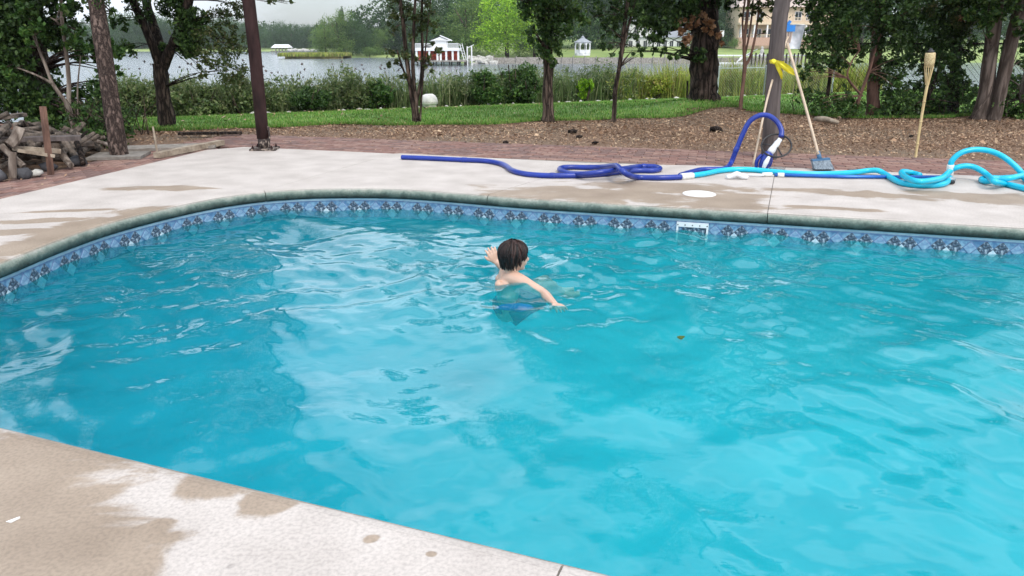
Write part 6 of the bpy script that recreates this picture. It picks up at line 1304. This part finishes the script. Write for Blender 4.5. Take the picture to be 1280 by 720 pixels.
def board(a, b_, w_, h_, label, mat='wood_pale'): mb = MB(); mb.beam(a, b_, w_, h_); return tag(mb.build('board', M[mat], None), label, 'board')
board(at(-20, 175, 7.2), at(101, 172, 7.6), .16, .04, 'long weathered grey board lying level across the middle of the woodpile', 'wood_grey')
board(at(16, 185, 7.1), at(75, 189, 7.4), .05, .045, 'pale narrow board under the level grey board of the woodpile')
board(at(22, 188, 7.0), at(68, 195, 7.2), .04, .03, 'thin pale strip slanting below the narrow board of the woodpile')
board(at(-20, 150, 7.6), at(30, 143, 7.9), .15, .035, 'mossy board resting on top of the woodpile at the left edge', 'wood_log')
board(at(-20, 160, 7.4), at(8, 160, 7.4), .2, .06, 'reddish board end at the left edge under the mossy board', 'bark_red')
# roots / brush behind
for i, (px, py, Y, r_) in enumerate(((30, 222, 6.95, .07), (45, 216, 7.05, .045), (-6, 225, 6.8, .08), (60, 205, 7.4, .06), (92, 190, 7.9, .08), (96, 200, 7.7, .07))):
    mb = MB(); c = at(px, py, Y); c.z = r_ * .6; mb.blob(c, (r_ * 1.3, r_, r_ * .8), 2, .5, i); tag(mb.build('rock', M['rock'] if i == 1 else mk('dark_rock', (.03, .03, .035), (.09, .09, .10), 8, .9), None, True), ['large dark stone at the front foot of the woodpile', 'small pale stone beside the rusty stake', 'dark stone at the left edge of the woodpile', 'dark stone behind the rusty stake', 'round dark stone at the right end of the woodpile, the upper one', 'round dark stone at the right end of the woodpile, the lower one'][i], 'rock')
mb = MB(); a = at(62, 211, 7.15); a.z = -.05; mb.beam(a, at(53.5, 133, 7.2), .042, .042); tag(mb.build('stake', M['bark_red'], None), 'rusty red square stake standing in front of the woodpile', 'stake')
mb = MB(); a = at(197, 193, 8.6); a.z = -.05; mb.tube([a, at(194, 175, 8.6), at(191, 158, 8.62)], [.013, .012, .010], 7); tag(mb.build('stake', M['wood_pale'], None), 'thin wooden stake by the bricks right of the leaning pine trunk', 'stake')
# timbers on the mulch
board(P(196, 194, .03), P(277, 178, .03), .09, .06, 'mossy landscape timber along the brick edge left of the rusty steel post', 'wood_pale')
board(P(223, 167, .03), P(302, 166, .03), .08, .035, 'dark landscape timber lying on the mulch behind the mossy one', 'bark_dark')
mb = MB(); a = at(1018, 154, 12.2); b_ = at(1046, 161, 11.8); a.z = gzf(a.x, a.y) + .05; b_.z = gzf(b_.x, b_.y) + .04; mb.tube([a, a.lerp(b_, .5) + Vector((0, 0, .02)), b_], [.035, .045, .03], 8, 3, .2); tag(mb.build('fallen_branch', M['wood_pale'], None, True), 'pale broken branch lying in the leaves right of the broom handle', 'branch')
# concrete block beside the pine
mb = MB(); c = P(135, 200, .0); mb.box((c.x, c.y + .25, .012), (.55, .45, .03), .2); tag(mb.build('paving_slab', mk('old_paver', (.14, .125, .11), (.26, .235, .21), 12, .9, .4), None), 'old grey paving slab on the ground beside the leaning pine trunk', 'paving slab')
mb = MB(); c = P(200, 188, .0); mb.box((c.x, c.y + .2, .012), (1.1, .35, .03), .3); tag(mb.build('paving_slab', mk('old_paver2', (.17, .15, .13), (.30, .27, .24), 12, .9, .4), None), 'pale sandy slab between the pine trunk and the mossy timber', 'paving slab')
for i, (px, py, r_) in enumerate(((896, 163, .09), (632, 178, .035), (744, 178, .04), (716, 165, .06), (724, 171, .045), (1139, 170, .03))):
    mb = MB(); c = P(px, py); c.z = gzf(c.x, c.y) + r_ * .3; mb.blob(c, (r_ * 1.2, r_, r_ * .6), 1, .6, i); tag(mb.build('clod', M['bark_dark'], None), ['dark bark lump below the big oak mound', 'small dark clod on the dirt behind the start of the navy hose', 'small dark clod near the bricks under the thin tree', 'dark bark lump right of the medium trunk', 'smaller dark clod in front of the bark lump by the medium trunk', 'tiny dark clod left of the bamboo torch'][i], 'clod')

# ------------------------------------------------------------------ the swimmer
def skin_mat():
    m, t, b, out = nodes('skin'); b.inputs['Base Color'].default_value = (.57, .37, .28, 1); b.inputs['Roughness'].default_value = .32
    b.inputs['Subsurface Weight'].default_value = .12; b.inputs['Subsurface Radius'].default_value = (.02, .008, .004); return m
M['skin'] = skin_mat()
M['hair'] = mk('hair', (.004, .0022, .002), (.018, .009, .008), 30, .5, .5, (1, 1, 1), bscale=120, dist=.003)
M['trunks'] = mk('trunks_blue', (.03, .06, .42), (.06, .10, .60), 6, .6)
M['trunks_dark'] = mk('trunks_dark', (.004, .010, .07), (.010, .022, .14), 6, .6)
HC = at(643, 320.5, 4.42)                       # head centre
Wp = lambda px, py, dz=0.0: P(px, py, WZ + dz)   # a point seen at this pixel, dz from the water level
def under(px, py, Y): return at(px, py, Y)
nk = HC + Vector((-.018, .0, -.112)); shR = P(656, 352, WZ + .002); shR.y = min(shR.y, HC.y - .10); shL = HC + Vector((-.03, .125, 0)); shL.z = WZ + .006
chest = Vector((HC.x - .04, HC.y + .01, WZ - .075)); pelv = Vector((HC.x - .05, HC.y + .10, WZ - .235)); waist = chest.lerp(pelv, .55)
elR = P(679, 366, WZ - .020); wrR = P(694, 381.5, WZ - .016); elL = P(629, 334, WZ + .0); wrL = P(620, 327, WZ + .035)
knR = pelv + Vector((.27, .04, .13)); anR = knR + Vector((.10, .26, -.12)); knL = pelv + Vector((.24, .18, .12)); anL = knL + Vector((.10, .24, -.12))
hipR = pelv + Vector((.01, -.055, -.02)); hipL = pelv + Vector((.01, .06, -.02))
def finger_tubes(mb, wr, dirv, upv, flip, L_=.125):
    dirv = dirv.normalized(); sdv = dirv.cross(upv).normalized() * flip; upv = (upv - dirv * upv.dot(dirv)).normalized()
    for u in (-1, -.33, .33, 1):      # palm slabs, broad and flat
        a = wr + sdv * u * .012; b_ = wr + dirv * L_ * .50 + sdv * u * .026; mb.tube([a, a.lerp(b_, .5), b_], [.013, .0145, .0115], 8, 2)
    for k, (u, ln_) in enumerate(((-1, .36), (-.36, .44), (.3, .48), (.95, .42))):
        a = wr + dirv * L_ * .46 + sdv * u * .026; fd = (dirv + sdv * u * .16).normalized(); f1 = a + fd * L_ * ln_ * .45; f2 = f1 + (fd - upv * (.25 + .08 * k)).normalized() * L_ * ln_ * .32; f3 = f2 + (fd - upv * (.5 + .08 * k)).normalized() * L_ * ln_ * .25
        mb.tube([a, f1, f2, f3], [.0090, .0080, .0074, .0055], 8, 3)
    a = wr + dirv * L_ * .12 + sdv * .018; t1 = a + (dirv * .75 + sdv * .8).normalized() * .036; t2 = t1 + (dirv + sdv * .3 - upv * .2).normalized() * .028; mb.tube([a, t1, t2], [.012, .009, .0065], 8, 3)
def evald(o): dg = bpy.context.evaluated_depsgraph_get(); dg.update(); return bpy.data.meshes.new_from_object(o.evaluated_get(dg))
# shoulders widen across the back, the head has a face
FWD_ = Vector((.95, .30, -.02)).normalized(); UPH = Vector((.06, 0, 1)).normalized(); LEFT = UPH.cross(FWD_).normalized(); UPH = FWD_.cross(LEFT).normalized()
HM = Matrix((FWD_, LEFT, UPH)).transposed() * .94
def hd_(f_, l_, u_): return HC + HM @ Vector((f_, l_, u_))
mb = MB()
mb.blob(hd_(-.008, 0, .018), (.086, .070, .080), 3, 0, m=HM)         # cranium
mb.blob(hd_(.024, 0, -.032), (.055, .052, .066), 3, 0, m=HM)          # face
mb.blob(hd_(.050, 0, -.078), (.024, .026, .020), 2, 0, m=HM)          # chin
for s_ in (-1, 1):
    mb.blob(hd_(.048, s_ * .028, -.030), (.026, .022, .024), 2, 0, m=HM)   # cheeks
    mb.blob(hd_(.066, s_ * .022, .012), (.016, .022, .009), 2, 0, m=HM)   # brow
    mb.tube([hd_(-.004, s_ * .066, -.030), hd_(-.012, s_ * .076, -.010), hd_(-.004, s_ * .074, .008), hd_(.006, s_ * .067, -.006), hd_(.002, s_ * .066, -.028)], [.006, .007, .007, .006, .005], 8, 4)  # ears
mb.tube([hd_(.070, 0, .004), hd_(.082, 0, -.012), hd_(.093, 0, -.026), hd_(.080, 0, -.034)], [.008, .009, .011, .008], 10, 3)   # nose
mb.blob(hd_(.076, 0, -.047), (.011, .020, .006), 2, 0, m=HM); mb.blob(hd_(.074, 0, -.057), (.011, .018, .007), 2, 0, m=HM)        # lips
mb.tube([hd_(-.022, 0, -.045), nk, nk + Vector((-.01, 0, -.05))], [.046, .043, .055], 14, 3)
# torso, back and shoulder girdle, limbs
mb.blob(chest, (.075, .125, .10), 3, .05); mb.blob(waist, (.066, .100, .12), 3, .04); mb.blob(pelv, (.080, .105, .085), 3, .04)
mb.tube([shR, chest.lerp(shR, .5) + Vector((-.015, 0, .048)), nk + Vector((-.02, 0, -.045)), chest.lerp(shL, .5) + Vector((-.015, 0, .045)), shL], [.040, .050, .052, .050, .040], 14, 5)
for s_ in (-1, 1): mb.blob(chest + Vector((-.055, s_ * .06, .04)), (.028, .036, .045), 2, .1)      # shoulder blades
for A_, B_, C_ in ((shR, elR, wrR), (shL, elL, wrL)): mb.tube([A_, A_.lerp(B_, .4), B_, B_.lerp(C_, .35), C_], [.041, .034, .027, .029, .019], 14, 5)
for A_, B_, C_ in ((hipR, knR, anR), (hipL, knL, anL)): mb.tube([A_, A_.lerp(B_, .5), B_, B_.lerp(C_, .3), C_, C_ + Vector((.05, 0, -.02)), C_ + Vector((.13, 0, -.01))], [.075, .064, .046, .046, .028, .026, .018], 14, 5)
d_R = (P(709, 390, WZ + .002) - wrR); d_L = (at(618, 305, 4.95) - wrL)
finger_tubes(mb, wrR, d_R, Vector((0, 0, 1)), 1, .125)
finger_tubes(mb, wrL, Vector((-.45, .1, 1)), Vector((.15, -1, .1)), -1, .115)
bm = bmesh.new(); tmp = new_mesh('tmp', mb.V, mb.F, None); bm.from_mesh(tmp)
me = bpy.data.meshes.new('body'); bm.to_mesh(me); bm.free()
bo = link(bpy.data.objects.new('tmpbody', me)); md = bo.modifiers.new('r', 'REMESH'); md.mode = 'VOXEL'; md.voxel_size = .0042; md.use_smooth_shade = True
sm_ = bo.modifiers.new('sm', 'SMOOTH'); sm_.iterations = 4; sm_.factor = .5
body = evald(bo); bpy.data.objects.remove(bo)
t_ = M['hair'].node_tree; g_ = t_.nodes.new('ShaderNodeNewGeometry'); r_ = t_.nodes.new('ShaderNodeValToRGB'); r_.color_ramp.elements[0].color = (.003, .0018, .0018, 1); r_.color_ramp.elements[1].color = (.045, .022, .018, 1); q_ = r_.color_ramp.elements.new(.6); q_.color = (.010, .005, .0045, 1)
t_.links.new(g_.outputs['Random Per Island'], r_.inputs[0]); t_.links.new(r_.outputs[0], [n for n in t_.nodes if n.type == 'BSDF_PRINCIPLED'][0].inputs['Base Color'])
hb_ = [n for n in M['hair'].node_tree.nodes if n.type == 'BSDF_PRINCIPLED'][0]; hb_.inputs['Specular IOR Level'].default_value = .3
person = empty('person', (HC.x, HC.y, WZ), 'dark haired child swimming bare shouldered in blue trunks, arms spread in the pool', 'person')
body.materials.clear(); body.materials.append(M['skin']); body.name = 'body'
co = np.empty(len(body.vertices) * 3, np.float32); body.vertices.foreach_get('co', co); co = co.reshape(-1, 3) - np.array(person.location, np.float32); body.vertices.foreach_set('co', co.ravel()); body.update()
bo = link(bpy.data.objects.new('body', body)); bo.parent = person
body.polygons.foreach_set('use_smooth', np.ones(len(body.polygons), bool))
# eyes, brows
for s_ in (-1, 1):
    mb = MB(); mb.blob(hd_(.0685, s_ * .026, -.006), (.009, .011, .0075), 2, 0, m=HM); mb.build('eye', M['glass_dark'], person, True)
    mb = MB(); mb.tube([hd_(.080, s_ * .012, .013), hd_(.078, s_ * .026, .017), hd_(.066, s_ * .040, .012)], [.003, .0035, .002], 6, 3); mb.build('eyebrow', M['hair'], person, True)
# hair: cap plus locks combed from the crown
mb = MB(); rg = random.Random(5)
bm = bmesh.new(); bmesh.ops.create_icosphere(bm, subdivisions=4, radius=1); V = []; keepf = []
for v in bm.verts:
    q = v.co; f_, l_, u_ = q.x * .093, q.y * .080, q.z * .091
    k = 1 + .03 * mnoise.noise(q * 5); V.append(hd_(-.010 + f_ * k, l_ * k, .018 + u_ * k))
def hemline(q):      # lowest height the hair reaches in each direction of the head
    a = math.atan2(q.y, q.x); fr_ = math.cos(a); return .36 if fr_ > .75 else (-.05 if fr_ > .25 else (-.55 if fr_ > -.2 else -.86))
F = [[v.index for v in f.verts] for f in bm.faces if f.calc_center_median().z > hemline(f.calc_center_median())]; bm.free(); mb.add(V, F)
crown = Vector((-.035, .01, 1)).normalized()
for i in range(420):
    a = rg.uniform(0, 2 * math.pi); fr_ = math.cos(a); hem = .22 if fr_ > .75 else (-.25 if fr_ > .25 else (-.62 if fr_ > -.2 else -.92)); hem += rg.uniform(-.16, .22); st_ = rg.uniform(.2, .95); pts = []; tw = rg.uniform(-.35, .35); lift = rg.uniform(.99, 1.075)
    z0 = rg.uniform(.55, .99); n_ = 7
    for j in range(n_):
        z = z0 + (hem - z0) * j / (n_ - 1); z_ = max(-.97, min(.99, z)); r_ = math.sqrt(max(0, 1 - z_ * z_)); r_ = r_ if z_ > -.2 else .98 * (1 - .25 * (abs(z_) - .2)); aa = a + tw * (j / (n_ - 1)) ** 1.3
        l2_ = lift + (.03 if j == n_ - 1 else 0); pts.append(hd_(-.010 + math.cos(aa) * r_ * .094 * l2_, math.sin(aa) * r_ * .081 * l2_, .018 + z_ * .092 * l2_))
    w_ = rg.uniform(.002, .0075); mb.tube(pts, [w_ * .7, w_, w_ * 1.1, w_, w_ * .9, w_ * .7, .0012], 5, 2, caps=False)
mb.build('hair', M['hair'], person, True)
# trunks
mb = MB(); mb.blob(pelv + Vector((0, 0, .03)), (.092, .118, .085), 3, .08); 
mb.tube([hipR, hipR.lerp(knR, .35), hipR.lerp(knR, .75)], [.088, .084, .092], 16, 4, .12); mb.tube([hipL, hipL.lerp(knL, .35), hipL.lerp(knL, .75)], [.088, .084, .092], 16, 4, .12); mb.build('swim_trunks', M['trunks_dark'], person, True)
mb = MB(); q = P(645, 384, WZ - .03); mb.blob(q, (.10, .055, .016), 3, .35, 2); mb.build('trunks_panel', M['trunks'], person, True)

# ------------------------------------------------------------------ air: thin haze over the lake
hm = bpy.data.materials.new('haze'); hm.use_nodes = True; t = hm.node_tree; t.nodes.clear(); ho = t.nodes.new('ShaderNodeOutputMaterial'); pv = t.nodes.new('ShaderNodeVolumePrincipled'); pv.inputs['Color'].default_value = (.86, .93, 1.0, 1); pv.inputs['Density'].default_value = .00017; t.links.new(pv.outputs[0], ho.inputs['Volume'])
mb = MB(); mb.box((0, 300, 19), (2400, 1500, 52)); hz_o = mb.build('haze', hm); tag(hz_o, kind='stuff', label='thin pale summer haze over the lake and far shore', cat='haze')
